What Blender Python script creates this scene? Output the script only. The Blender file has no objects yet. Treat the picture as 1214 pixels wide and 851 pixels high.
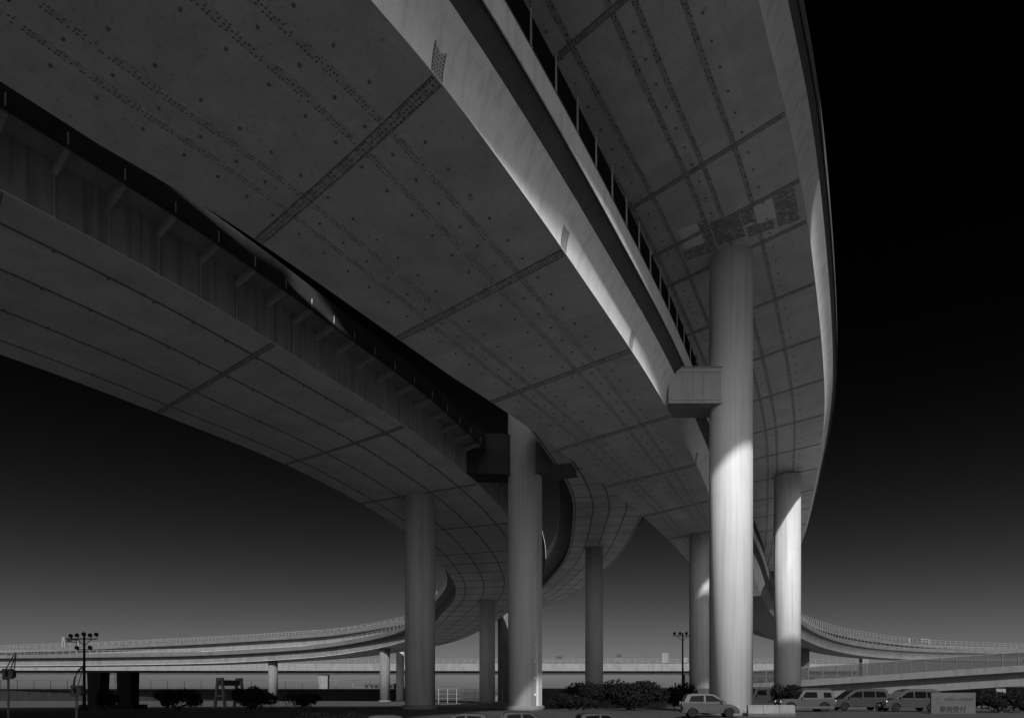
import bpy, bmesh, math, random
from mathutils import Vector, Matrix, noise
random.seed(7)
C = bpy.data.collections.new("scene_objects"); bpy.context.scene.collection.children.link(C)
R = math.radians
CAM_Z = 1.75

# ------------------------------------------------------------------ tagging
def tag(o, label, cat, group=None, kind=None):
    if label: o["label"] = label
    if cat: o["category"] = cat
    if group: o["group"] = group
    if kind: o["kind"] = kind
    return o

def empty(name, loc, label, cat, group=None, rz=0.0):
    o = bpy.data.objects.new(name, None); C.objects.link(o)
    o.empty_display_size = 0.5
    o.location = loc; o.rotation_euler = (0, 0, rz)
    return tag(o, label, cat, group)

def struct(o):
    o["kind"] = "structure"; return o

# ------------------------------------------------------------------ materials
MATS = {}
def node(nt, t, **kw):
    n = nt.nodes.new(t)
    for k, v in kw.items():
        if k.startswith("i_"):
            n.inputs[k[2:].replace("_", " ")].default_value = v
        else: setattr(n, k, v)
    return n

def grey(v): return (v, v, v, 1.0)

def base_mat(name, v, rough=0.6, metal=0.0, spec=0.5):
    m = bpy.data.materials.new(name); m.use_nodes = True
    b = m.node_tree.nodes["Principled BSDF"]
    b.inputs["Base Color"].default_value = grey(v)
    b.inputs["Roughness"].default_value = rough
    b.inputs["Metallic"].default_value = metal
    b.inputs["Specular IOR Level"].default_value = spec
    MATS[name] = m
    return m, m.node_tree, b

def mott(name, v, rough=0.6, amp=0.18, scale=0.6, streak=0.0, streak_scale=3.0, spec=0.5, metal=0.0, fine=0.05, bump=0.0):
    """weathered paint or concrete: large blotches, fine grain and vertical run-off streaks"""
    m, nt, b = base_mat(name, v, rough, metal, spec)
    L = nt.links
    tc = node(nt, "ShaderNodeTexCoord")
    n1 = node(nt, "ShaderNodeTexNoise"); n1.inputs["Scale"].default_value = scale; n1.inputs["Detail"].default_value = 6; n1.inputs["Roughness"].default_value = 0.62
    L.new(tc.outputs["Object"], n1.inputs["Vector"])
    r1 = node(nt, "ShaderNodeMapRange"); r1.inputs[1].default_value = 0.28; r1.inputs[2].default_value = 0.72
    r1.inputs[3].default_value = 1 - amp; r1.inputs[4].default_value = 1 + amp * 0.6
    L.new(n1.outputs["Fac"], r1.inputs[0])
    last = r1.outputs[0]
    n2 = node(nt, "ShaderNodeTexNoise"); n2.inputs["Scale"].default_value = 9.0; n2.inputs["Detail"].default_value = 4
    L.new(tc.outputs["Object"], n2.inputs["Vector"])
    r2 = node(nt, "ShaderNodeMapRange"); r2.inputs[1].default_value = 0.3; r2.inputs[2].default_value = 0.7
    r2.inputs[3].default_value = 1 - fine; r2.inputs[4].default_value = 1 + fine
    L.new(n2.outputs["Fac"], r2.inputs[0])
    mu = node(nt, "ShaderNodeMath", operation="MULTIPLY"); L.new(last, mu.inputs[0]); L.new(r2.outputs[0], mu.inputs[1]); last = mu.outputs[0]
    if streak > 0:
        mp = node(nt, "ShaderNodeMapping"); mp.inputs["Scale"].default_value = (streak_scale, streak_scale, 0.12)
        L.new(tc.outputs["Object"], mp.inputs["Vector"])
        n3 = node(nt, "ShaderNodeTexNoise"); n3.inputs["Scale"].default_value = 1.0; n3.inputs["Detail"].default_value = 5
        L.new(mp.outputs[0], n3.inputs["Vector"])
        r3 = node(nt, "ShaderNodeMapRange"); r3.inputs[1].default_value = 0.48; r3.inputs[2].default_value = 0.75
        r3.inputs[3].default_value = 1.0; r3.inputs[4].default_value = 1 - streak
        L.new(n3.outputs["Fac"], r3.inputs[0])
        m2 = node(nt, "ShaderNodeMath", operation="MULTIPLY"); L.new(last, m2.inputs[0]); L.new(r3.outputs[0], m2.inputs[1]); last = m2.outputs[0]
    m3 = node(nt, "ShaderNodeMath", operation="MULTIPLY"); m3.inputs[1].default_value = v; L.new(last, m3.inputs[0])
    cb = node(nt, "ShaderNodeCombineColor")
    for i in range(3): L.new(m3.outputs[0], cb.inputs[i])
    L.new(cb.outputs[0], b.inputs["Base Color"])
    rr = node(nt, "ShaderNodeMapRange"); rr.inputs[1].default_value = 0.3; rr.inputs[2].default_value = 0.7
    rr.inputs[3].default_value = max(0.05, rough - 0.07); rr.inputs[4].default_value = min(1, rough + 0.1)
    L.new(n1.outputs["Fac"], rr.inputs[0]); L.new(rr.outputs[0], b.inputs["Roughness"])
    if bump > 0:
        bp = node(nt, "ShaderNodeBump"); bp.inputs["Strength"].default_value = bump; bp.inputs["Distance"].default_value = 0.02
        L.new(n2.outputs["Fac"], bp.inputs["Height"]); L.new(bp.outputs[0], b.inputs["Normal"])
    return m

def bolted(name, v, line_v, dot=0.055, cell=0.19, rnd=0.55, edge=True, halfw=0.17, keep=0.75, bricks=False):
    """splice plate: UV x = metres across the plate from its middle, UV y = metres along it. Bolt heads as dark dots, plate edges as thin dark lines."""
    m, nt, b = base_mat(name, v, 0.6)
    L = nt.links
    uv = node(nt, "ShaderNodeUVMap")
    vo = node(nt, "ShaderNodeTexVoronoi", voronoi_dimensions="2D", feature="F1")
    vo.inputs["Scale"].default_value = 1.0 / cell; vo.inputs["Randomness"].default_value = rnd
    L.new(uv.outputs[0], vo.inputs["Vector"])
    lt = node(nt, "ShaderNodeMapRange"); lt.inputs[1].default_value = dot / cell * 0.8; lt.inputs[2].default_value = dot / cell * 1.25
    lt.inputs[3].default_value = 1.0; lt.inputs[4].default_value = 0.0
    L.new(vo.outputs["Distance"], lt.inputs[0])
    sp = node(nt, "ShaderNodeSeparateColor"); L.new(vo.outputs["Color"], sp.inputs[0])
    kp = node(nt, "ShaderNodeMath", operation="LESS_THAN"); kp.inputs[1].default_value = keep; L.new(sp.outputs[0], kp.inputs[0])
    dm = node(nt, "ShaderNodeMath", operation="MULTIPLY"); L.new(lt.outputs[0], dm.inputs[0]); L.new(kp.outputs[0], dm.inputs[1])
    last = dm.outputs[0]
    sx = node(nt, "ShaderNodeSeparateXYZ"); L.new(uv.outputs[0], sx.inputs[0])
    if edge:
        ab = node(nt, "ShaderNodeMath", operation="ABSOLUTE"); L.new(sx.outputs[0], ab.inputs[0])
        gt = node(nt, "ShaderNodeMath", operation="GREATER_THAN"); gt.inputs[1].default_value = halfw - 0.035; L.new(ab.outputs[0], gt.inputs[0])
        mx = node(nt, "ShaderNodeMath", operation="MAXIMUM"); L.new(last, mx.inputs[0]); L.new(gt.outputs[0], mx.inputs[1]); last = mx.outputs[0]
    if bricks:
        bt = node(nt, "ShaderNodeTexBrick"); bt.inputs["Scale"].default_value = 1.0
        bt.inputs["Color1"].default_value = grey(0); bt.inputs["Color2"].default_value = grey(0.15); bt.inputs["Mortar"].default_value = grey(1)
        bt.inputs["Mortar Size"].default_value = 0.022; bt.inputs["Brick Width"].default_value = 0.28; bt.inputs["Row Height"].default_value = 0.62
        L.new(uv.outputs[0], bt.inputs["Vector"])
        bm_ = node(nt, "ShaderNodeMath", operation="MULTIPLY"); bm_.inputs[1].default_value = 0.55
        L.new(bt.outputs["Fac"], bm_.inputs[0])
        mx = node(nt, "ShaderNodeMath", operation="MAXIMUM"); L.new(last, mx.inputs[0]); L.new(bm_.outputs[0], mx.inputs[1]); last = mx.outputs[0]
    n1 = node(nt, "ShaderNodeTexNoise"); n1.inputs["Scale"].default_value = 1.3; n1.inputs["Detail"].default_value = 5
    L.new(uv.outputs[0], n1.inputs["Vector"])
    r1 = node(nt, "ShaderNodeMapRange"); r1.inputs[1].default_value = .3; r1.inputs[2].default_value = .7; r1.inputs[3].default_value = v * 0.75; r1.inputs[4].default_value = v * 1.12
    L.new(n1.outputs["Fac"], r1.inputs[0])
    mix = node(nt, "ShaderNodeMix", data_type="FLOAT")
    L.new(last, mix.inputs[0]); L.new(r1.outputs[0], mix.inputs[2]); mix.inputs[3].default_value = line_v
    cb = node(nt, "ShaderNodeCombineColor")
    for i in range(3): L.new(mix.outputs[0], cb.inputs[i])
    L.new(cb.outputs[0], b.inputs["Base Color"])
    return m

def soffit_mat(name, v, panel_u, panel_v, off_v, amp=0.12):
    """underside plate: UV x = metres across, y = metres along; each welded panel has its own tone, with drip stains"""
    m, nt, b = base_mat(name, v, 0.55)
    L = nt.links
    uv = node(nt, "ShaderNodeUVMap")
    mp = node(nt, "ShaderNodeMapping"); mp.inputs["Scale"].default_value = (1 / panel_u, 1 / panel_v, 1); mp.inputs["Location"].default_value = (0, -off_v / panel_v, 0)
    L.new(uv.outputs[0], mp.inputs[0])
    fl = node(nt, "ShaderNodeVectorMath", operation="FLOOR"); L.new(mp.outputs[0], fl.inputs[0])
    wn = node(nt, "ShaderNodeTexWhiteNoise", noise_dimensions="2D"); L.new(fl.outputs[0], wn.inputs["Vector"])
    r0 = node(nt, "ShaderNodeMapRange"); r0.inputs[3].default_value = 1 - amp; r0.inputs[4].default_value = 1 + amp * .5; L.new(wn.outputs["Value"], r0.inputs[0])
    n1 = node(nt, "ShaderNodeTexNoise"); n1.inputs["Scale"].default_value = 0.45; n1.inputs["Detail"].default_value = 8; n1.inputs["Roughness"].default_value = 0.65
    L.new(uv.outputs[0], n1.inputs["Vector"])
    r1 = node(nt, "ShaderNodeMapRange"); r1.inputs[1].default_value = .3; r1.inputs[2].default_value = .7; r1.inputs[3].default_value = .8; r1.inputs[4].default_value = 1.1
    L.new(n1.outputs["Fac"], r1.inputs[0])
    n2 = node(nt, "ShaderNodeTexNoise"); n2.inputs["Scale"].default_value = 5; n2.inputs["Detail"].default_value = 6; n2.inputs["Distortion"].default_value = .8
    L.new(uv.outputs[0], n2.inputs["Vector"])
    r2 = node(nt, "ShaderNodeMapRange"); r2.inputs[1].default_value = .58; r2.inputs[2].default_value = .8; r2.inputs[3].default_value = 1.; r2.inputs[4].default_value = .55
    L.new(n2.outputs["Fac"], r2.inputs[0])
    a = node(nt, "ShaderNodeMath", operation="MULTIPLY"); L.new(r0.outputs[0], a.inputs[0]); L.new(r1.outputs[0], a.inputs[1])
    a2 = node(nt, "ShaderNodeMath", operation="MULTIPLY"); L.new(a.outputs[0], a2.inputs[0]); L.new(r2.outputs[0], a2.inputs[1])
    a3 = node(nt, "ShaderNodeMath", operation="MULTIPLY"); L.new(a2.outputs[0], a3.inputs[0]); a3.inputs[1].default_value = v
    cb = node(nt, "ShaderNodeCombineColor")
    for i in range(3): L.new(a3.outputs[0], cb.inputs[i])
    L.new(cb.outputs[0], b.inputs["Base Color"])
    return m

STEEL = 0.78
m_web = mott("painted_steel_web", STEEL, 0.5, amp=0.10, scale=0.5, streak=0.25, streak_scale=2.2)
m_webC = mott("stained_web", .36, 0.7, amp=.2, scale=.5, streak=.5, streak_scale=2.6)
m_webB = mott("painted_steel_web_darker", .66, 0.5, amp=0.10, scale=0.5, streak=0.25, streak_scale=2.2)  # same paint as the middle ramp's web in a lower tone
m_sofA = soffit_mat("soffit_plate_riveted", 0.78, 4.0, 9.75, 4.0)
m_sofB = soffit_mat("soffit_plate_high", 0.78, 3.3, 11.0, 0.0)
m_sofC = soffit_mat("soffit_plate_wide", 0.8, 3.2, 12.5, 0.0)
m_sofD = soffit_mat("soffit_plate_narrow", 0.8, 2.05, 4.5, 0.0, amp=.2)
m_strip = bolted("splice_strip", 0.68, 0.12, dot=0.036, cell=0.15, rnd=0.5, edge=False)
m_stripB = bolted("splice_strip_plain", 0.5, 0.08, dot=0.045, cell=0.18, rnd=0.8, keep=.6, halfw=.14, edge=False)
m_stripC = bolted("thin_seam", 0.22, 0.05, dot=0.05, cell=0.3, rnd=0.9, keep=.7, halfw=.07, edge=False)
m_seam = bolted("splice_band", 0.6, 0.12, dot=0.045, cell=0.17, rnd=0.3, halfw=0.24, bricks=True, keep=.6)
m_seamB = bolted("weld_band", 0.42, 0.1, dot=0.04, cell=0.17, rnd=0.3, halfw=0.16, keep=.5)
m_wseam = bolted("web_splice", 0.42, 0.04, dot=0.03, cell=0.12, rnd=0.0, halfw=0.3, keep=1.1, edge=True)
m_boss = mott("rusty_boss", 0.2, 0.8, amp=.3)
m_strut = mott("strut_paint", 0.36, 0.6, amp=.2)
m_slabd = mott("shaded_slab_concrete", 0.10, 0.9, amp=.25, scale=.4, streak=.2, spec=.2)  # dark tone stands in for shade on the upper web and cantilever
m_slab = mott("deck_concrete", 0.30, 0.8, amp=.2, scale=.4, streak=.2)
m_par = mott("parapet_steel", 0.60, 0.55, amp=.12, scale=.5, streak=.22, streak_scale=3)
m_conc = mott("weathered_concrete", 0.13, 0.85, amp=.22, scale=.35, streak=.3, streak_scale=1.2, fine=.08)
m_concl = mott("pale_concrete", 0.16, 0.8, amp=.2, scale=.35, streak=.28, streak_scale=1.0)
m_parc = mott("parapet_concrete", 0.085, 0.85, amp=.22, scale=.35, streak=.3, streak_scale=1.2, fine=.08)
m_gloom = mott("dark_steel_paint", 0.02, 0.9, amp=.3, scale=.5, streak=.3, spec=.05)
m_concd = mott("dark_concrete", 0.06, 0.9, amp=.3, scale=.5, streak=.3, spec=.2)
m_col = mott("column_paint", 0.5, 0.5, amp=.07, scale=.35, streak=.22, streak_scale=5, fine=.02, spec=.3)
m_cold = mott("column_paint_streaked", 0.46, 0.5, amp=.08, scale=.4, streak=.3, streak_scale=4, fine=.03, spec=.3)
m_dark = mott("dark_fence_sheet", 0.006, 0.9, amp=.2, spec=.05)
m_post = mott("galvanised_steel", 0.09, 0.45, amp=.15, scale=2, metal=.3)
m_rail = mott("rail_steel", 0.22, 0.5, amp=.15, scale=1)
def flaking(name, lo, hi, scale, thr):
    m, nt, b = base_mat(name, lo, .75); L = nt.links
    tc = node(nt, "ShaderNodeTexCoord"); n = node(nt, "ShaderNodeTexNoise"); n.inputs["Scale"].default_value = scale; n.inputs["Detail"].default_value = 7; n.inputs["Distortion"].default_value = 1.2
    L.new(tc.outputs["Object"], n.inputs[0])
    r = node(nt, "ShaderNodeMapRange"); r.inputs[1].default_value = thr - .06; r.inputs[2].default_value = thr + .08; r.inputs[3].default_value = lo; r.inputs[4].default_value = hi
    L.new(n.outputs["Fac"], r.inputs[0]); cb = node(nt, "ShaderNodeCombineColor")
    for i in range(3): L.new(r.outputs[0], cb.inputs[i])
    L.new(cb.outputs[0], b.inputs["Base Color"]); return m
m_patchl = mott("repair_paint_pale", 0.85, .6, amp=.25, scale=1.5, fine=.15)
m_patchd = flaking("flaking_paint_and_shade", .3, .62, 3.5, .55)
m_patchl = flaking("repair_paint", .92, .25, 3.0, .68)
m_asph = mott("asphalt", 0.055, 0.9, amp=.35, scale=.12, fine=.2)
m_black = mott("black_rubber", 0.012, .9, amp=.2, spec=.1)
m_leaf = mott("dark_leaves", 0.008, .8, amp=.6, scale=2.5, fine=.3, spec=.1)
m_leaf2 = mott("dry_leaves", 0.07, .7, amp=.5, scale=2.5, fine=.2)
m_bark = mott("bark", 0.05, .9, amp=.4, scale=3)

# ------------------------------------------------------------------ mesh helpers
class MB:
    def __init__(s): s.v = []; s.f = []; s.uv = []; s.mi = []; s.sm = []
    def face(s, idx, uv=None, mi=0, smooth=False):
        s.f.append(tuple(idx)); s.uv.append(uv); s.mi.append(mi); s.sm.append(smooth)
    def vert(s, p): s.v.append(tuple(p)); return len(s.v) - 1
    def box(s, c, d, rz=0.0, mi=0, M=None):
        cx, cy, cz = c; dx, dy, dz = d[0] / 2, d[1] / 2, d[2] / 2
        ca, sa = math.cos(rz), math.sin(rz)
        i0 = len(s.v)
        for z in (-dz, dz):
            for x, y in ((-dx, -dy), (dx, -dy), (dx, dy), (-dx, dy)):
                p = Vector((cx + x * ca - y * sa, cy + x * sa + y * ca, cz + z))
                if M: p = M @ p
                s.v.append(tuple(p))
        for q in ((0, 3, 2, 1), (4, 5, 6, 7), (0, 1, 5, 4), (1, 2, 6, 5), (2, 3, 7, 6), (3, 0, 4, 7)):
            s.face([i0 + k for k in q], mi=mi)
        return s
    def bar(s, a, b, w, h=None, mi=0):
        """rectangular bar between two points"""
        a = Vector(a); b = Vector(b); h = h or w
        d = (b - a); L_ = d.length
        if L_ < 1e-6: return s
        d.normalize()
        up = Vector((0, 0, 1)) if abs(d.z) < .95 else Vector((1, 0, 0))
        x = d.cross(up).normalized(); y = x.cross(d)
        i0 = len(s.v)
        for p in (a, b):
            for u, v in ((-1, -1), (1, -1), (1, 1), (-1, 1)):
                s.v.append(tuple(p + x * u * w / 2 + y * v * h / 2))
        for q in ((0, 3, 2, 1), (4, 5, 6, 7), (0, 1, 5, 4), (1, 2, 6, 5), (2, 3, 7, 6), (3, 0, 4, 7)):
            s.face([i0 + k for k in q], mi=mi)
        return s
    def tube(s, pts, r, n=10, mi=0, cap=True):
        pts = [Vector(p) for p in pts]
        rs = r if isinstance(r, (list, tuple)) else [r] * len(pts)
        rings = []
        for i, p in enumerate(pts):
            d = (pts[min(i + 1, len(pts) - 1)] - pts[max(i - 1, 0)]).normalized()
            up = Vector((0, 0, 1)) if abs(d.z) < .95 else Vector((1, 0, 0))
            x = d.cross(up).normalized(); y = x.cross(d)
            rings.append([s.vert(p + (x * math.cos(2 * math.pi * k / n) + y * math.sin(2 * math.pi * k / n)) * rs[i]) for k in range(n)])
        for a, b in zip(rings[:-1], rings[1:]):
            for k in range(n):
                s.face((a[k], a[(k + 1) % n], b[(k + 1) % n], b[k]), mi=mi, smooth=True)
        if cap:
            s.face(rings[0][::-1], mi=mi); s.face(rings[-1], mi=mi)
        return s
    def lathe(s, c, prof, n=64, mi=0, smooth=True):
        """prof: list of (radius, z)"""
        rings = []
        for r, z in prof:
            rings.append([s.vert((c[0] + r * math.cos(2 * math.pi * k / n), c[1] + r * math.sin(2 * math.pi * k / n), c[2] + z)) for k in range(n)])
        for a, b in zip(rings[:-1], rings[1:]):
            for k in range(n):
                s.face((a[k], a[(k + 1) % n], b[(k + 1) % n], b[k]), mi=mi, smooth=smooth)
        s.face(rings[0][::-1], mi=mi); s.face(rings[-1], mi=mi)
        return s
    def build(s, name, mats, parent=None, local=None):
        me = bpy.data.meshes.new(name)
        me.from_pydata(s.v, [], s.f)
        if not isinstance(mats, (list, tuple)): mats = [mats]
        for m in mats: me.materials.append(m)
        for p, mi, sm in zip(me.polygons, s.mi, s.sm): p.material_index = mi; p.use_smooth = sm
        if any(u is not None for u in s.uv):
            ul = me.uv_layers.new(name="UVMap")
            for p, u in zip(me.polygons, s.uv):
                if u is None: continue
                for li, q in zip(p.loop_indices, u): ul.data[li].uv = q
        me.update()
        o = bpy.data.objects.new(name, me); C.objects.link(o)
        if parent is not None: o.parent = parent
        return o

# ------------------------------------------------------------------ curves
def spline(ctrl, step):
    """centripetal-ish Catmull-Rom through ctrl (tuples), resampled at about step metres"""
    P = [Vector(c) for c in ctrl]
    P = [P[0] * 2 - P[1]] + P + [P[-1] * 2 - P[-2]]
    dense = []
    for i in range(1, len(P) - 2):
        p0, p1, p2, p3 = P[i - 1:i + 3]
        t0 = 0; t1 = t0 + max(1e-4, (p1 - p0).length) ** .5; t2 = t1 + max(1e-4, (p2 - p1).length) ** .5; t3 = t2 + max(1e-4, (p3 - p2).length) ** .5
        n = 24
        for k in range(n):
            t = t1 + (t2 - t1) * k / n
            a1 = p0 * ((t1 - t) / (t1 - t0)) + p1 * ((t - t0) / (t1 - t0))
            a2 = p1 * ((t2 - t) / (t2 - t1)) + p2 * ((t - t1) / (t2 - t1))
            a3 = p2 * ((t3 - t) / (t3 - t2)) + p3 * ((t - t2) / (t3 - t2))
            b1 = a1 * ((t2 - t) / (t2 - t0)) + a2 * ((t - t0) / (t2 - t0))
            b2 = a2 * ((t3 - t) / (t3 - t1)) + a3 * ((t - t1) / (t3 - t1))
            dense.append(b1 * ((t2 - t) / (t2 - t1)) + b2 * ((t - t1) / (t2 - t1)))
    dense.append(P[-2])
    # smooth a little
    for _ in range(10):
        dense = [dense[0]] + [(dense[i - 1] + dense[i] * 2 + dense[i + 1]) / 4 for i in range(1, len(dense) - 1)] + [dense[-1]]
    s = [0.0]
    for a, b in zip(dense[:-1], dense[1:]): s.append(s[-1] + (b - a).length)
    n = max(2, int(s[-1] / step)); out = []; j = 0
    for k in range(n + 1):
        t = s[-1] * k / n
        while j < len(s) - 2 and s[j + 1] < t: j += 1
        u = (t - s[j]) / max(1e-9, s[j + 1] - s[j])
        out.append(dense[j].lerp(dense[j + 1], min(1, u)))
    return out

def bowl(wh, tip, n=16):
    """web plate that starts upright and leans out more and more up to the cantilever"""
    out = []; o = 0.0
    for k in range(n + 1):
        out.append((min(o, tip - .12), wh * k / n))
        o += wh / n * math.tan(R(32) * min(1.0, (k + .5) / n / .8))
    return out

class Deck:
    """a box girder swept along one flange edge; z values are underside heights above the ground datum"""
    def __init__(s, ctrl, side, width, bank=0.0, step=1.6, wh=2.45, tip=1.5, wb=None):
        s.wh = wh; s.tip = tip; s.wb = wb or wh
        pts = spline([(x, y, h + CAM_Z) for x, y, h in ctrl], step)
        s.n = len(pts); s.v = [0.0]
        for a, b in zip(pts[:-1], pts[1:]): s.v.append(s.v[-1] + (b - a).length)
        s.L = []; s.R = []; s.nr = []; s.t = []; s.w = []
        for i, p in enumerate(pts):
            d = pts[min(i + 1, s.n - 1)] - pts[max(i - 1, 0)]; d.z = 0; d.normalize()
            nr = Vector((d.y, -d.x, 0))
            w = width(p) if callable(width) else width
            if side == "R":
                s.R.append(p.copy()); l = p - nr * w; l.z -= bank * w; s.L.append(l)
            else:
                s.L.append(p.copy()); r = p + nr * w; r.z += bank * w; s.R.append(r)
            s.nr.append(nr); s.t.append(d); s.w.append(w)
        s.bank = bank; s.skew = 0.0
    def at(s, v):
        for i in range(s.n - 1):
            if s.v[i + 1] >= v: break
        u = (v - s.v[i]) / (s.v[i + 1] - s.v[i]); u = min(1, max(0, u))
        return i, u
    def pt(s, v, frac, h=0.0, o=0.0):
        """point at arclength v, fraction across (0 left .. 1 right), raised h, pushed outward o along the right normal"""
        i, u = s.at(v)
        L_ = s.L[i].lerp(s.L[i + 1], u); R_ = s.R[i].lerp(s.R[i + 1], u); n = s.nr[i].lerp(s.nr[i + 1], u)
        return L_.lerp(R_, frac) + n * o + Vector((0, 0, h))
    def heading(s, v):
        i, u = s.at(v); return s.t[i]
    def off(s, i, sd, o, h):
        """station i; side 'L'/'R'; o outward from that flange edge; h up"""
        if sd == "R": return s.R[i] + s.nr[i] * o + Vector((0, 0, h + s.bank * o))
        return s.L[i] - s.nr[i] * o + Vector((0, 0, h - s.bank * o))
    def rng(s, v0, v1):
        return [i for i in range(s.n) if v0 <= s.v[i] <= v1]
    def sweep(s, mb, sec, closed=False, v0=-1, v1=1e9, smooth=True, mi=0, flip=False):
        """sec(i) -> list of points at station i"""
        idx = s.rng(v0, v1); rings = []
        for i in idx:
            rings.append([mb.vert(p) for p in sec(i)])
        m = len(rings[0])
        for (a, b), (ia, ib) in zip(zip(rings[:-1], rings[1:]), zip(idx[:-1], idx[1:])):
            for k in range(m if closed else m - 1):
                k2 = (k + 1) % m
                q = (a[k], b[k], b[k2], a[k2])
                mb.face(q if not flip else q[::-1], uv=None, mi=mi, smooth=smooth)
        if closed:
            mb.face(rings[0], mi=mi); mb.face(rings[-1][::-1], mi=mi)
        return mb
    def ribbon(s, mb, fr0, off0, off1, drop, v0=-1, v1=1e9, mi=0):
        """thin plate along the underside centred at fraction fr0, from off0 to off1 metres about it, hanging drop below"""
        idx = s.rng(v0, v1); prev = None
        for i in idx:
            c = s.L[i].lerp(s.R[i], fr0); d = (s.R[i] - s.L[i]).normalized()
            a = mb.vert(c + d * off0 - Vector((0, 0, drop))); b = mb.vert(c + d * off1 - Vector((0, 0, drop)))
            a2 = mb.vert(c + d * off0); b2 = mb.vert(c + d * off1)
            if prev:
                pa, pb, pv, pa2, pb2 = prev
                mb.face((pa, pb, b, a)[::-1], uv=((off0, pv), (off1, pv), (off1, s.v[i]), (off0, s.v[i]))[::-1], mi=mi)
                mb.face((pa2, pa, a, a2), uv=((off0, pv),) * 4, mi=mi); mb.face((pb, pb2, b2, b), uv=((off1, pv),) * 4, mi=mi)
            prev = (a, b, s.v[i], a2, b2)
    def band(s, mb, v, half, drop, mi=0, f0=0.0, f1=1.0):
        """thin plate right across the underside at arclength v"""
        n = 10; prev = None
        for k in range(n + 1):
            fr = f0 + (f1 - f0) * k / n
            vv = max(half, min(s.v[-1] - half, v + s.skew * (1 - fr)))
            a = mb.vert(s.pt(vv - half, fr, -drop)); b = mb.vert(s.pt(vv + half, fr, -drop))
            a2 = mb.vert(s.pt(vv - half, fr)); b2 = mb.vert(s.pt(vv + half, fr))
            u = fr * s.w[s.at(v)[0]]
            if prev:
                pa, pb, pu, pa2, pb2 = prev
                mb.face((pa, a, b, pb)[::-1], uv=((-half, pu), (-half, u), (half, u), (half, pu))[::-1], mi=mi)
                mb.face((pa2, a2, a, pa), uv=((-half, pu),) * 4, mi=mi); mb.face((pb, b, b2, pb2), uv=((half, pu),) * 4, mi=mi)
            prev = (a, b, u, a2, b2)

WEB_H = 2.45; TIP = 1.5
def haunched(wh, fl, n=12):
    """web that flares out gently below the cantilever"""
    return [(fl * max(0.0, (k / n - .45) / .55) ** 2.2, wh * k / n) for k in range(n + 1)]

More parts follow.
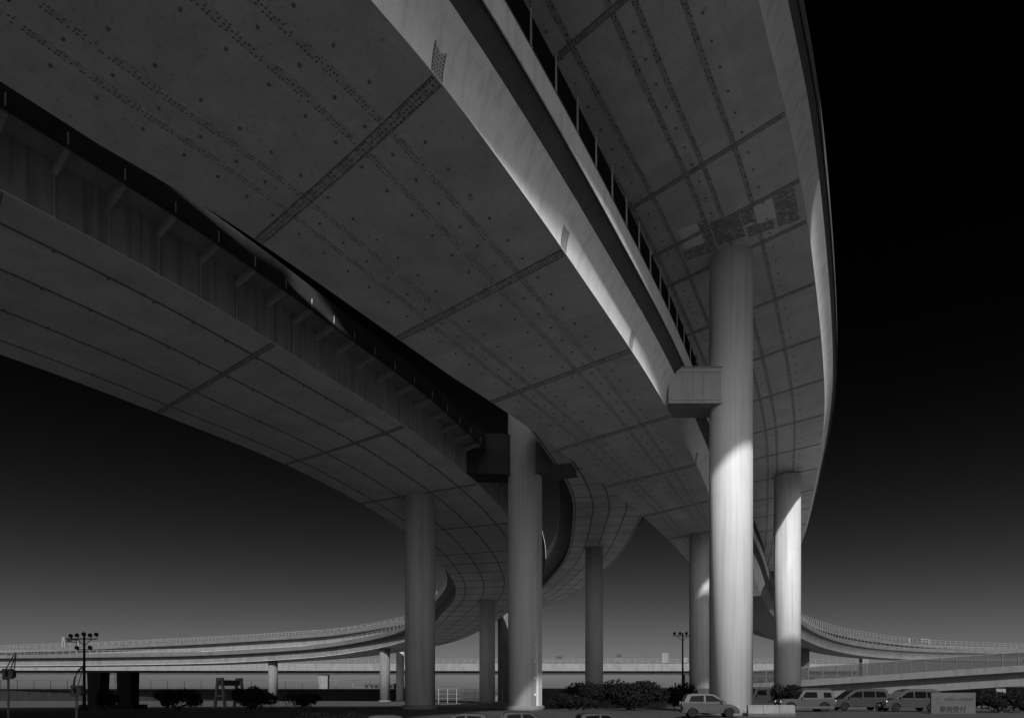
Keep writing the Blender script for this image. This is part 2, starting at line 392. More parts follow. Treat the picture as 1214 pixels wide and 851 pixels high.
def make_deck(name, label, D, soff, strips, seams, web_m, par_m, strip_m, seam_m, webR=None, webL=None, flare=None, web_mL=None, par_mR=None,
              strip_half=.17, seam_half=.24, boss=None, slab_m=None, boss_step=1.5, web_seams=False, par_h=1.1, group="elevated ramps of the interchange", lip=.07,
              boss_v=(0, 1e9), strip_v=(0, 1e9)):
    WEB_H, TIP = D.wh, D.tip
    webR = webL = haunched(WEB_H, flare) if flare is not None else bowl(D.wb, TIP)
    root = empty(name, tuple(D.L[0].lerp(D.R[0], .5)), label, "viaduct", group)
    inv = Matrix.Translation(-root.location)
    def b(mb, nm, mats):
        mb.v = [tuple(Vector(p) - root.location) for p in mb.v]
        return mb.build(nm, mats, root)
    # underside plate with splice strips, transverse bands and bosses
    mb = MB(); prev = None; na = 6
    for i in range(D.n):
        row = []
        d = (D.R[i] - D.L[i]).normalized()
        a = D.L[i] - d * lip; c = D.R[i] + d * lip
        for k in range(na + 1): row.append(mb.vert(a.lerp(c, k / na)))
        top = (mb.vert(a + Vector((0, 0, .05))), mb.vert(c + Vector((0, 0, .05))))
        if prev:
            pr, pt_, pv, pw = prev
            for k in range(na):
                mb.face((pr[k], row[k], row[k + 1], pr[k + 1]),
                        uv=((pw * k / na, pv), (D.w[i] * k / na, D.v[i]), (D.w[i] * (k + 1) / na, D.v[i]), (pw * (k + 1) / na, pv)), smooth=False)
            mb.face((pr[0], pt_[0], top[0], row[0]), uv=((0, pv),) * 4); mb.face((pr[-1], row[-1], top[1], pt_[1]), uv=((0, pv),) * 4)
            mb.face((pt_[0], pt_[1], top[1], top[0]), uv=((0, pv),) * 4)
        prev = (row, top, D.v[i], D.w[i])
    for fr in strips: D.ribbon(mb, fr, -strip_half, strip_half, .012, mi=1, v0=strip_v[0], v1=strip_v[1])
    for v in seams:
        if 2 < v < D.v[-1] - 2: D.band(mb, v, seam_half, .02, mi=2)
    if boss:
        for fr in boss:
            v = boss_v[0] + random.random()
            while v < min(boss_v[1], D.v[-1] - 1):
                c = D.pt(v + random.uniform(-.06, .06), fr); r = .05
                rb = [mb.vert(c + Vector((r * math.cos(k * math.pi / 4), r * math.sin(k * math.pi / 4), -.055))) for k in range(8)]
                rt = [mb.vert(c + Vector((r * 1.35 * math.cos(k * math.pi / 4), r * 1.35 * math.sin(k * math.pi / 4), 0))) for k in range(8)]
                mb.face(rb[::-1], mi=3)
                for k in range(8): mb.face((rb[k], rb[(k + 1) % 8], rt[(k + 1) % 8], rt[k]), mi=3)
                v += boss_step
    b(mb, "girder_soffit", [soff, strip_m, seam_m, m_boss])
    # webs
    for sd, prof in (("R", webR), ("L", webL)):
        mb = MB()
        D.sweep(mb, lambda i: [D.off(i, sd, o, h + .05 * (h == 0)) for o, h in prof], flip=(sd == "L"))
        if web_seams and sd == "R":
            for v in seams:
                if not 2 < v < D.v[-1] - 2: continue
                n = 8; prev = None
                for k in range(len(prof)):
                    o, h = prof[k]
                    pa = D.pt(v - .3, 1, h + .05, o + .018); pb = D.pt(v + .3, 1, h + .05, o + .018)
                    a = mb.vert(pa); c = mb.vert(pb)
                    if prev: mb.face((prev[0], prev[1], c, a), uv=((-.3, prev[2]), (.3, prev[2]), (.3, h), (-.3, h)), mi=1, smooth=True)
                    prev = (a, c, h)
        b(mb, "girder_web", [web_m if sd == "R" else (web_mL or web_m), m_wseam])
    # slab with cantilevers
    mb = MB(); hw = WEB_H
    oR, oL = webR[-1][0], webL[-1][0]
    D.sweep(mb, lambda i: [D.off(i, "L", TIP, hw + .06), D.off(i, "L", oL - .02, D.wb), D.off(i, "R", oR - .02, D.wb), D.off(i, "R", TIP, hw + .06),
                           D.off(i, "R", TIP, hw + .3), D.off(i, "L", TIP, hw + .3)], closed=True, smooth=False)
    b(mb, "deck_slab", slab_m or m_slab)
    for sd in ("R", "L"):
        mb = MB()
        D.sweep(mb, lambda i: [D.off(i, sd, TIP + .05, hw - .06), D.off(i, sd, TIP + .05, hw + par_h), D.off(i, sd, TIP - .05, hw + par_h + .06), D.off(i, sd, TIP - .22, hw + par_h), D.off(i, sd, TIP - .30, hw + .32), D.off(i, sd, TIP + .003, hw + .32), D.off(i, sd, TIP + .003, hw - .06)],
                closed=True, smooth=False, flip=(sd == "L"))
        b(mb, "parapet", (par_mR or par_m) if sd == "R" else par_m)
    return root, b

def railing(D, b, sd, v0, v1, h0, ht, step, m=None, rails=(1.0,), th=.07, nm="railing", o=None):
    """posts and rails seen only from far away: one railing part"""
    o = D.tip - .1 if o is None else o
    mb = MB(); v = v0
    def P(v, h): return D.pt(v, 1 if sd == "R" else 0, h, o if sd == "R" else -o)
    last = None
    while v < min(v1, D.v[-1] - .5):
        a = P(v, h0); mb.bar(a, P(v, h0 + ht), th)
        if last is not None:
            for r in rails: mb.bar(P(last, h0 + ht * r), P(v, h0 + ht * r), th * .8)
        last = v; v += step
    b(mb, nm, m or m_rail)

def fence_sheet(D, b, sd, v0, v1, h0, ht, m, nm="fence_panel", o=None, th=.04):
    o = D.tip - .1 if o is None else o
    mb = MB()
    D.sweep(mb, lambda i: [D.off(i, sd, o - th, h0), D.off(i, sd, o, h0), D.off(i, sd, o, h0 + ht), D.off(i, sd, o - th, h0 + ht)], closed=True, v0=v0, v1=v1, smooth=False)
    b(mb, nm, m)

# ------------------------------------------------------------------ the four ramps
# middle ramp (flange edge on the right side; it narrows as the side ramp leaves it)
A_R = [(-58, -44, 20.5), (-40, -23.5, 20.4), (-24, -5.5, 20.3), (-13, 7.2, 20.2), (-4.2, 19.8, 20), (-2.5, 22.4, 20), (0.1, 26.9, 19.9), (3.9, 33.9, 19.7), (9.2, 44.2, 19.5), (15.9, 58.3, 18.7),
       (19.6, 66.7, 18.2), (24.4, 76.6, 17.6), (30.5, 90, 17.1), (36.5, 103, 16.7), (43, 118, 16.2)]
A_FAR = [(43, 118, 16.2), (51, 135, 15.3), (61, 154, 14.4), (74, 175, 13.2), (89, 195, 11.9), (107, 213, 10.8), (127, 226, 10.2), (150, 234, 9.9), (178, 238, 9.7)]
def wA(p):
    y = p.y
    k = [(19, 11.9), (25, 11.6), (31, 11.3), (38, 10.9), (44, 10.2), (50, 9.5), (58, 8.5), (66, 7.4), (80, 6.8), (400, 6.8)]
    if y < 19: return 12.0
    for (a, wa), (c, wc) in zip(k[:-1], k[1:]):
        if a <= y <= c: return wa + (wc - wa) * (y - a) / (c - a)
    return 6.8
DA = Deck(A_R, "R", wA, wh=2.65, tip=1.3, wb=2.0); WEB_H, TIP = DA.wh, DA.tip; DA.skew = 2.5
def v_near(D, x, y, sd="L"):
    best = (1e9, 0)
    for i in range(D.n):
        p = (D.L if sd == "L" else D.R)[i]
        q = (p.x - x) ** 2 + (p.y - y) ** 2
        if q < best[0]: best = (q, D.v[i])
    return best[1]
vA = v_near(DA, -2.55, 22.2, "R")
seamsA = [vA + 9.75 * k for k in range(0, 30)]
rootA, bA = make_deck("viaduct", "steel box girder ramp sweeping overhead through the middle, with bright curved web and dark fence", DA, m_sofA,
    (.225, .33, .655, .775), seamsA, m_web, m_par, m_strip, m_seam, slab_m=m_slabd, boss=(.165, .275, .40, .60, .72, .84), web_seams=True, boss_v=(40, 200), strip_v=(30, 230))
vA0 = v_near(DA, -4.2, 19.8, "R") - 12
v_end = v_near(DA, 38, 107, "R")
fence_sheet(DA, bA, "R", vA0, v_end, WEB_H + 1.12, 1.55, m_dark)
v = vA0; k = 0
while v < v_end:
    mb = MB(); p0 = DA.pt(v, 1, WEB_H + 1.1, TIP - .03); p1 = DA.pt(v, 1, WEB_H + 2.78, TIP - .03)
    mb.bar(p0, p1, .07, .08); mb.box(p1 + Vector((0, 0, .03)), (.11, .11, .06)); mb.box(p0 + Vector((0, 0, .1)), (.16, .16, .03))
    bA(mb, "fence_post", m_post); v += 2.15
mb = MB(); DA.sweep(mb, lambda i: [DA.off(i, "R", TIP + .02, WEB_H + 1.16), DA.off(i, "R", TIP + .02, WEB_H + 1.26), DA.off(i, "R", TIP - .06, WEB_H + 1.26), DA.off(i, "R", TIP - .06, WEB_H + 1.16)], closed=True, v0=vA0, v1=v_end, smooth=False)
bA(mb, "rail", m_post)
fence_sheet(DA, bA, "L", 0, v_near(DA, 5.8, 54.7), DA.wh + 1.12, 2.4, m_concd, nm="shade_panel", th=.1)  # added screen, placed to shade the left ramp's parapet
DAF = Deck(A_FAR, "R", 6.8, wh=2.65, tip=1.3, wb=2.0)  # far span split off to take a darker tone, painting it dimmer
rootAF, bAF = make_deck("viaduct", "dimmed grey stretch of the middle ramp passing under the high ramp between two bright columns", DAF, m_conc, (), [], m_conc, m_parc, m_stripC, m_seamB, slab_m=m_slabd)
railing(DAF, bAF, "R", 2, 1e9, WEB_H + 1.1, 1.0, 2.5)

# high ramp on the right
B_R = [(-60, -15, 33), (-40, -13, 32.4), (-20, -9, 31.8), (-8.4, -3.2, 31.5), (-3.4, 2.5, 31.4), (-1.0, 7.5, 31.3), (1.6, 13, 31.2), (5.0, 20.2, 31), (10.9, 30.4, 30.7), (16, 38.7, 30.4), (20.2, 46.3, 30), (27.1, 59.7, 29.1), (31.7, 69.4, 28.3), (35.8, 79.4, 27.6), (40, 90.6, 26.7),  # unseen near stretch routed to shade the top of the middle ramp's web
       (45.3, 105.2, 25.5), (49.4, 117, 24.5), (54, 132, 23.2)]
B_FAR = [(54, 132, 23.2), (58.7, 150, 21.9), (64.5, 168, 20.4), (73, 187, 19), (86, 208, 17.8), (103, 229, 16.8), (121, 246, 15.8), (141, 258, 14.5), (161, 265, 13.4), (182, 267, 12.6), (210, 267, 11.6)]
DB = Deck(B_R, "R", 11.6, bank=.045, wh=2.75, tip=1.12, wb=2.2); WEB_H, TIP = DB.wh, DB.tip; DB.skew = 2.4
vB = v_near(DB, 14.4, 36, "R")
vP1 = v_near(DB, 17.9, 42, "R")
seamsB = [vB - 33, vB - 22, vB - 11, vB, vP1 - 1.2, vP1 + 2.6] + [vP1 + 9.5 + 7.5 * k for k in range(30)]
rootB, bB = make_deck("viaduct", "highest ramp curving down the right side above the fence of the middle ramp", DB, m_sofB,
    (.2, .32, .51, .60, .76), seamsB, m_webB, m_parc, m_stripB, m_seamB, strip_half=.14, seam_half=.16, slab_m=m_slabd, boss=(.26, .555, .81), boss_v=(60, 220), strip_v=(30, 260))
fence_sheet(DB, bB, "L", 0, v_near(DB, -1.0, 7.5, "R"), DB.wh + 1.12, 4.0, m_concd, nm="shade_panel", th=.12)  # added screen on the unseen stretch, lengthens its shade on the left ramp
DBF = Deck(B_FAR, "R", 11.6, bank=.045, wh=2.7, tip=1.45, wb=2.05)  # split off likewise, the dim look of the far span painted in
rootBF, bBF = make_deck("viaduct", "dimmed grey stretch of the high ramp swinging to the right edge of the picture", DBF, m_conc, (), [], m_conc, m_parc, m_stripC, m_seamB, slab_m=m_slabd)
railing(DBF, bBF, "R", 2, 1e9, WEB_H + 1.1, 1.9, 2.2, rails=(.55, 1.0))
for (f0, v0, f1, v1, mt) in ((.36, -.9, .47, 1.2, m_patchl), (.47, -.9, .52, 2.2, m_patchd), (.76, -.6, .86, 1.3, m_patchl), (.69, -.5, .76, .9, m_patchd), (.34, 1.3, .5, 2.4, m_patchd), (.70, 1.2, .84, 2.2, m_patchd), (.86, -.8, .97, 2.2, m_patchd), (.53, -.5, .685, 2.0, m_patchd)):  # last dark patch stands in for the shadow gap round the column head
    mb = MB(); q = [mb.vert(DB.pt(vP1 + vv, ff, -.013)) for ff, vv in ((f0, v0), (f0, v1), (f1, v1), (f1, v0))]
    t = [mb.vert(DB.pt(vP1 + vv, ff, .0)) for ff, vv in ((f0, v0), (f0, v1), (f1, v1), (f1, v0))]
    mb.face(q)
    for k in range(4): mb.face((q[k], t[k], t[(k + 1) % 4], q[(k + 1) % 4]))
    bB(mb, "repair_and_shade_patch", mt)

# added ramp above the frame, unseen, placed to shade the tallest column
S_L = [(10.2, 18.6, 35.3), (14, 22.6, 35.3), (17, 26.0, 35.3), (20, 28.0, 35.3), (25, 29, 35.3), (40, 29, 35.3), (75, 24, 35)]
DS = Deck(S_L, "L", 5.0, wh=2.2, tip=1.0, wb=1.7)
rootS, bS = make_deck("viaduct", "added unseen ramp above the frame that shades the tallest column", DS, m_conc, (), [], m_conc, m_parc, m_stripC, m_seamB, slab_m=m_slabd)
fence_sheet(DS, bS, "L", 0, 1e9, DS.wh + 1.12, 3.2, m_concd, nm="shade_panel", th=.12)

# added loop ramp above the frame, unseen, put there to shade the ducted column's top
T_L = [(-60, 6, 41), (-35, 17, 41), (-16, 23.5, 41), (-6, 25.8, 41), (0.5, 26.2, 41), (5.2, 24.2, 41), (6.4, 19.5, 41), (3.5, 15, 41), (-4, 12.5, 41.2), (-18, 9, 41.4), (-50, -6, 42)]
DT = Deck(T_L, "L", 4.0, wh=2.2, tip=1.0, wb=1.7)
rootT, bT = make_deck("viaduct", "added unseen loop ramp above the frame that shades the top of the ducted column", DT, m_conc, (), [], m_conc, m_parc, m_stripC, m_seamB, slab_m=m_slabd)
fence_sheet(DT, bT, "L", 0, 1e9, DT.wh + 1.12, 3.4, m_concd, nm="shade_panel", th=.12)

# wide low ramp on the left
C_L = [(-66, -6, 20.8), (-54, 10, 20.3), (-41, 26.5, 19.9), (-29.9, 39.9, 19.6), (-24, 49, 19.3), (-19.3, 57.1, 19), (-15.8, 66, 18.7), (-13, 75.5, 18.3), (-10.6, 89, 17.8), (-9.5, 101, 17.4), (-9.3, 112.5, 17.1), (-10.6, 126, 16.5), (-14, 140, 15.7),
       (-19.5, 160, 14.4), (-28.5, 181.5, 12.8), (-40.4, 195.7, 11.5), (-57, 206, 10), (-75, 211, 9), (-98, 215, 8.2), (-135, 219, 7.8), (-190, 224, 7.6), (-270, 230, 7.4)]
WEB_H, TIP = 2.45, 1.5
def wC(p):
    k = [(-999, 16.6), (30, 16.4), (40, 15.2), (50, 14.2), (60, 13.3), (75, 12.9), (999, 12.9)]
    for (a, wa), (c, wc) in zip(k[:-1], k[1:]):
        if a <= p.y <= c: return wa + (wc - wa) * (p.y - a) / (c - a)
DC = Deck(C_L, "L", wC)
DC.skew = 2.0
vC = v_near(DC, -13.3, 38.5, "R")
seamsC = [vC + 11.4 * k for k in range(-5, 4)] + [vC + 45.6 + 6.0 * k for k in range(40)]
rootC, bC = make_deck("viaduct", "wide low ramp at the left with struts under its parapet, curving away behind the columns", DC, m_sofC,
    (.12, .36, .62, .86), seamsC, m_webC, m_parc, m_stripC, m_seamB, flare=0.0, strip_half=.08, seam_half=.16, web_mL=m_conc, par_mR=m_concd, boss=(.13, .37, .61, .85), boss_step=1.9, boss_v=(30, 160))  # right parapet and edge pipe toned darker in place of the middle ramp's shade
# struts and stiffeners along its right side
v = v_near(DC, -30, 40, "L") - 22; v1 = vC + 62
while v < v1:
    mb = MB()
    mb.bar(DC.pt(v, 1, WEB_H - .5, .0), DC.pt(v, 1, WEB_H - .2, TIP - .02), .2, .24)
    a = DC.pt(v, 1, .06, 0.0); t = DC.heading(v); n = Vector((t.y, -t.x, 0))
    mb.bar(a + n * .05, a + n * .05 + Vector((0, 0, WEB_H - .4)), .03, .1)
    mb.bar(DC.pt(v, 1, WEB_H - .1, TIP + .08), DC.pt(v, 1, WEB_H + .4, TIP + .08), .05, .05)
    bC(mb, "bracket", m_strut); v += 1.85
mb = MB(); DC.sweep(mb, lambda i: [DC.off(i, "R", TIP - .06, WEB_H - .2), DC.off(i, "R", TIP + .06, WEB_H - .2), DC.off(i, "R", TIP + .06, WEB_H - .08), DC.off(i, "R", TIP - .06, WEB_H - .08)], closed=True, v0=0, v1=vC + 62, smooth=False)
bC(mb, "edge_pipe", m_concd)
vCf = v_near(DC, -14, 140, "L")
railing(DC, bC, "L", vCf, 1e9, WEB_H + 1.1, 1.0, 2.4, rails=(.5, 1.0))
railing(DC, bC, "R", vCf, 1e9, WEB_H + 1.1, 2.2, 2.4, rails=(1.0,))

# narrow side ramp leaving the middle one
D_L = [(0.6, 49.5, 19.9), (2.9, 56.5, 19.6), (4.9, 63, 19.4), (6.4, 71, 19.5), (7.2, 80, 19.75), (7.9, 91, 19.9), (8.2, 101, 20), (7.9, 110, 19.9), (6.9, 120, 19.7), (5.6, 130, 19.3), (2.5, 145, 19), (-4.5, 163, 18.6), (-14, 182, 18.2),
       (-29, 203, 17.5), (-43, 214, 16.2), (-58, 222, 15), (-87, 230, 13.7), (-130, 236, 12), (-180, 240, 10.4), (-270, 246, 9.6)]
def wD(p):
    if p.y < 58: return 5.8
    if p.y < 75: return 5.8 + 1.9 * (p.y - 58) / 17
    return 7.7
DD = Deck(D_L, "L", wD)
rootD, bD = make_deck("viaduct", "narrow S-curved ramp showing between the columns under the middle ramp", DD, m_sofD,
    (.02, .27, .5, .74, .98), [4.4 * k + 3 for k in range(60)], m_conc, m_parc, m_stripC, m_seamB, flare=0.0, strip_half=.08, seam_half=.1)
v = 2.0
while v < 95:
    mb = MB()
    mb.bar(DD.pt(v, 0, WEB_H - .16, -.0), DD.pt(v, 0, WEB_H - .1, -TIP + .02), .14, .26)
    bD(mb, "bracket", m_slab); v += 1.25
railing(DD, bD, "L", v_near(DD, 5, 130), 1e9, WEB_H + 1.1, 1.0, 2.6, rails=(.5, 1.0))
railing(DD, bD, "R", v_near(DD, 5, 130), 1e9, WEB_H + 1.1, 2.4, 2.6, rails=(1.0,))

# ------------------------------------------------------------------ columns
def ground_z(x, y):
    d = max(0.0, y)
    z = 0.0
    pts = [(0, 0), (55, 0), (120, -1.0), (220, -2.0), (320, -3.0), (900, -3.0)]
    for (a, za), (c, zc) in zip(pts[:-1], pts[1:]):
        if a <= d <= c: z = za + (zc - za) * (d - a) / (c - a)
    if d > 900: z = -3.0
    def sm(t): t = min(1, max(0, t)); return t * t * (3 - 2 * t)
    dip = sm((d - 20) / 8) * sm((52 - d) / 8) * sm((11 - x) / 5) * 1.1
    return z - dip

def column(x, y, top, dia, label, mat=m_cold, rings=(), plinth=True):
    gz = ground_z(x, y); H = top + CAM_Z
    o = empty("bridge_column", (x, y, gz), label, "column", "round columns carrying the ramps")
    r = dia / 2; h = H - gz
    prof = [(r, 0.0)]
    prof += [(r, h)]
    MB().lathe((0, 0, 0), prof, 96).build("shaft", mat, o)
    for z in rings: MB().lathe((0, 0, z), [(r + .008, -.04), (r + .008, .04)], 96).build("weld_ring", mat, o)
    if plinth: MB().lathe((0, 0, 0), [(r + .35, -.1), (r + .35, .35), (r + .28, .42)], 64).build("plinth", m_conc, o)
    return o

P1 = column(15.2, 47.4, 30.05, 2.9, "tallest and nearest round column, beside the pale hatchback, with a beam to the middle ramp", m_col)
P2 = column(1.1, 60.9, 26.6, 2.9, "round column with a cable duct down its side, between the left and middle ramps", m_col)
P3 = column(-8.9, 66.1, 18.65, 2.9, "dim round column under the wide left ramp, left of the ducted column", m_cold)
P4 = column(21.8, 78.2, 17.65, 2.9, "round column half hidden behind the tallest column", m_cold)
P5 = column(34.8, 86.3, 26.9, 3.2, "bright round column standing behind the pale off-roader", m_cold)
P6 = column(11.6, 96.4, 19.95, 2.5, "slender round column under the narrow ramp, striped by a curved shadow edge", m_col)
P7 = column(-4.6, 126.8, 16.5, 2.9, "round column under the far bend of the left ramp, right of the dim column", m_cold)
P8 = column(-1.8, 156.4, 18.55, 2.9, "round column mostly hidden at the left edge of the ducted column", m_conc)
P9 = column(-36.4, 195.5, 11.7, 2.9, "pale distant column, second from the dim column's left edge", m_conc)
P10 = column(-35.4, 216, 16.4, 2.5, "thin distant column touching the dim column's left edge", m_col)
P11 = column(-75.1, 214.5, 8.9, 2.9, "short distant column above the leafy shrubs at left", m_conc)
for o in (P1,):
    mb = MB(); gz = o.location.z; z0 = 19.45 + CAM_Z - gz
    mb.box((-2.35, .1, z0 + 1.2), (4.4, 2.3, 2.4)); mb.box((-2.35, .1, z0 - .03), (4.4, 2.5, .06)); mb.box((-2.35, .1, z0 + 2.42), (4.4, 2.5, .04))
    for kx in (-3.6, -2.9, -2.2): mb.box((kx, -1.07, z0 + 1.2), (.05, .08, 2.34))
    for kz in (.25, 2.15): mb.box((-2.35, -1.08, z0 + kz), (4.3, .03, .16))
    mb.build("bracket_beam", m_slab, o)
# crossbeams and cable duct of the ducted column
gz = P2.location.z
zc = 19.0 + CAM_Z - gz
mb = MB(); mb.box((-4.6, .25, zc + 1.75), (7.4, 2.4, 3.5), rz=R(4)); mb.box((-4.6, .25, zc - .03), (7.4, 2.6, .06), rz=R(4)); mb.build("crossbeam", m_concd, P2)
mb = MB(); mb.box((2.7, -.5, zc + 1.35), (3.4, 2.2, 2.7), rz=R(-18)); mb.box((2.7, -.5, zc - .03), (3.6, 2.5, .06), rz=R(-18))
mb.box((2.2, -1.45, zc + 1.35), (.1, .1, 2.6), rz=R(-18)); mb.box((3.9, -2.0, zc + 1.35), (.1, .1, 2.6), rz=R(-18)); mb.build("crossbeam", m_conc, P2)
a = R(-32)
dx, dy = math.cos(a), math.sin(a)
mb = MB(); mb.box((dx * 1.52, dy * 1.52, (zc - .2) / 2), (.22, .62, zc - .2), rz=a); mb.build("cable_duct", m_cold, P2)
for k in range(13):
    mb = MB(); z = 1.4 + k * 1.45
    a2 = R(-52); mb.box((math.cos(a2) * 1.5, math.sin(a2) * 1.5, z), (.05, .16, .22), rz=a2); mb.build("clamp", m_par, P2)

# far piers of the high and middle ramps (tapered heads)
def pier(x, y, top, w, d, label, mat=m_conc, flare=1.6, name="concrete_pier", cat="pier", group="square concrete piers"):
    gz = ground_z(x, y); h = top + CAM_Z - gz
    o = empty(name, (x, y, gz), label, cat, group)
    mb = MB(); i0 = 0; hh = min(2.2, h * .4); lv = [(w, 0), (w, h - hh), (w * flare, h - hh * .25), (w * flare, h)]
    for ww, z in lv:
        for sx, sy in ((-1, -1), (1, -1), (1, 1), (-1, 1)): mb.vert((sx * ww / 2, sy * d / 2, z))
    for k in range(len(lv) - 1):
        for q in range(4): mb.face((k * 4 + q, k * 4 + (q + 1) % 4, k * 4 + 4 + (q + 1) % 4, k * 4 + 4 + q))
    mb.face((0, 3, 2, 1)); n = len(lv) * 4; mb.face((n - 4, n - 3, n - 2, n - 1))
    mb.build("shaft", mat, o)
    MB().box((0, 0, .2), (w + 1.2, d + 1.0, .5)).build("footing", mat, o)
    return o
pier(97, 231, 17.1, 2.6, 2.6, "flared pier under the high ramp where it swings right", flare=1.9)
pier(133, 258, 14.8, 2.4, 2.4, "flared pier under the high ramp, right of the first flared pier", flare=1.7)
pier(85, 199, 13.5, 2.4, 2.4, "dark pier under the middle ramp seen between two bright columns", mat=m_concd, flare=1.4)

# ------------------------------------------------------------------ straight far viaduct across the back
def straight_deck(name, label, a, bp, zt, fas, th, wid, mat, group=None, cat="viaduct", fence=2.2, fstep=3.0, gmat=None):
    """a,bp plan points; zt heights of fascia top at both ends (above datum)"""
    a = Vector(a); bp = Vector(bp); d = (bp - a).normalized(); n = Vector((-d.y, d.x)); ln = (bp - a).length
    o = empty(name, (a.x, a.y, 0), label, cat, group)
    def P(t, q, z): p = d * t + n * q; return Vector((p.x, p.y, z))
    N = 40
    def Z(t): return zt[0] + (zt[1] - zt[0]) * t / ln
    def sweep(sec, nm, m):
        mb = MB(); prev = None
        for k in range(N + 1):
            t = ln * k / N; r = [mb.vert(P(t, q, Z(t) + h)) for q, h in sec]
            if prev:
                for j in range(len(r)): mb.face((prev[j], prev[(j + 1) % len(r)], r[(j + 1) % len(r)], r[j]))
            else: mb.face(r[::-1])
            prev = r
        mb.face(prev); return mb.build(nm, m, o)
    sweep([(0, -fas), (.3, -fas), (.3, 0), (0, 0)], "parapet", mat)
    sweep([(wid - .3, -fas), (wid, -fas), (wid, 0), (wid - .3, 0)], "parapet", mat)
    sweep([(.31, -fas + .05), (wid - .31, -fas + .05), (wid - .31, -fas + .35), (.31, -fas + .35)], "deck_slab", m_slab)
    sweep([(1.6, -fas - th), (wid - 1.6, -fas - th), (wid - 1.6, -fas + .04), (1.6, -fas + .04)], "girder", gmat or mat)
    if fence:
        mb = MB(); t = 0; last = None
        while t <= ln:
            mb.bar(P(t, .15, Z(t)), P(t, .15, Z(t) + fence), .08)
            if last is not None:
                for hh in (.5, 1.0): mb.bar(P(last, .15, Z(last) + fence * hh), P(t, .15, Z(t) + fence * hh), .06)
            last = t; t += fstep
        mb.build("railing", m_rail, o)
    return o, P, Z
E_, PE, ZE = straight_deck("viaduct", "straight pale viaduct crossing low behind all the ramps", (-330, 306), (150, 296), (13.6 + 0, 12.9), 3.2, 1.4, 12, m_concl, "far level viaducts", fence=2.0, gmat=m_concd)
pier(-84, 305, 6.6, 4.0, 3.0, "pale square pier under the far straight viaduct, right of the short distant column", mat=m_concl, flare=1.05)
pier(4, 303, 6.6, 4, 3, "square pier under the far straight viaduct behind the thin columns", mat=m_concl, flare=1.05)
pier(-175, 305, 6.6, 4, 3, "square pier under the far straight viaduct at far left", mat=m_concd, flare=1.05)
pier(78, 301, 6.6, 4, 3, "square pier under the far straight viaduct behind the tallest column", mat=m_concd, flare=1.05)
# two dark near piers and their beam at left
pier(-42.4, 70, 1.75, 1.25, 1.6, "broad dark pier right of the floodlight mast", mat=m_gloom, flare=1.1)
pier(-38.8, 69, 1.75, 1.35, 1.6, "black pier nearest the round dark shrub", mat=m_black, flare=1.05)

# low glazed ramp at right
F_, PF, ZF = straight_deck("viaduct", "low concrete ramp with a glazed screen behind the parked vehicles", (38, 108), (128, 92), (2.68, 9.0), .95, 2.1, 9, m_parc, "far level viaducts", fence=0)
def glass_mat():
    m, nt, b = base_mat("screen_glass", .05, .15); b.inputs["Transmission Weight"].default_value = .0
    L = nt.links; tr = node(nt, "ShaderNodeBsdfTransparent"); tr.inputs[0].default_value = grey(.75)
    mx = node(nt, "ShaderNodeMixShader"); mx.inputs[0].default_value = .35
    L.new(tr.outputs[0], mx.inputs[1]); L.new(b.outputs[0], mx.inputs[2]); L.new(mx.outputs[0], nt.nodes["Material Output"].inputs[0])
    return m
m_glass = glass_mat()
t = 0.0; ln = 91.4; FH = 2.0
while t < ln - 2.2:
    mb = MB(); mb.bar(PF(t, .15, ZF(t)), PF(t, .15, ZF(t) + FH), .11); mb.build("screen_post", m_post, F_)
    mb = MB(); q = [PF(t + .06, .15, ZF(t) + .03), PF(t + 2.04, .15, ZF(t + 2.1) + .03), PF(t + 2.04, .15, ZF(t + 2.1) + FH - .06), PF(t + .06, .15, ZF(t) + FH - .06)]
    i = [mb.vert(p) for p in q] + [mb.vert(p + Vector((0, .02, 0))) for p in q]
    mb.face(i[:4]); mb.face(i[4:][::-1])
    for k in range(4): mb.face((i[k], i[4 + k], i[4 + (k + 1) % 4], i[(k + 1) % 4]))
    mb.build("glass_pane", m_glass, F_); t += 2.1
mb = MB(); mb.bar(PF(0, .15, ZF(0) + FH), PF(ln, .15, ZF(ln) + FH), .09); mb.build("top_rail", m_post, F_)
for k, (tt, lab) in enumerate(((18, "low pale support under the glazed ramp, above the gap between black and silver minivans"), (27, "low pale support under the glazed ramp, directly behind the signboard"), (36, "low pale support under the glazed ramp, right of the signboard"))):
    p = PF(tt, 4.5, 0); pier(38 + p.x, 108 + p.y, ZF(tt) - .95 - 2.1 - CAM_Z - .01, 1.4, 5, lab, flare=1.05)

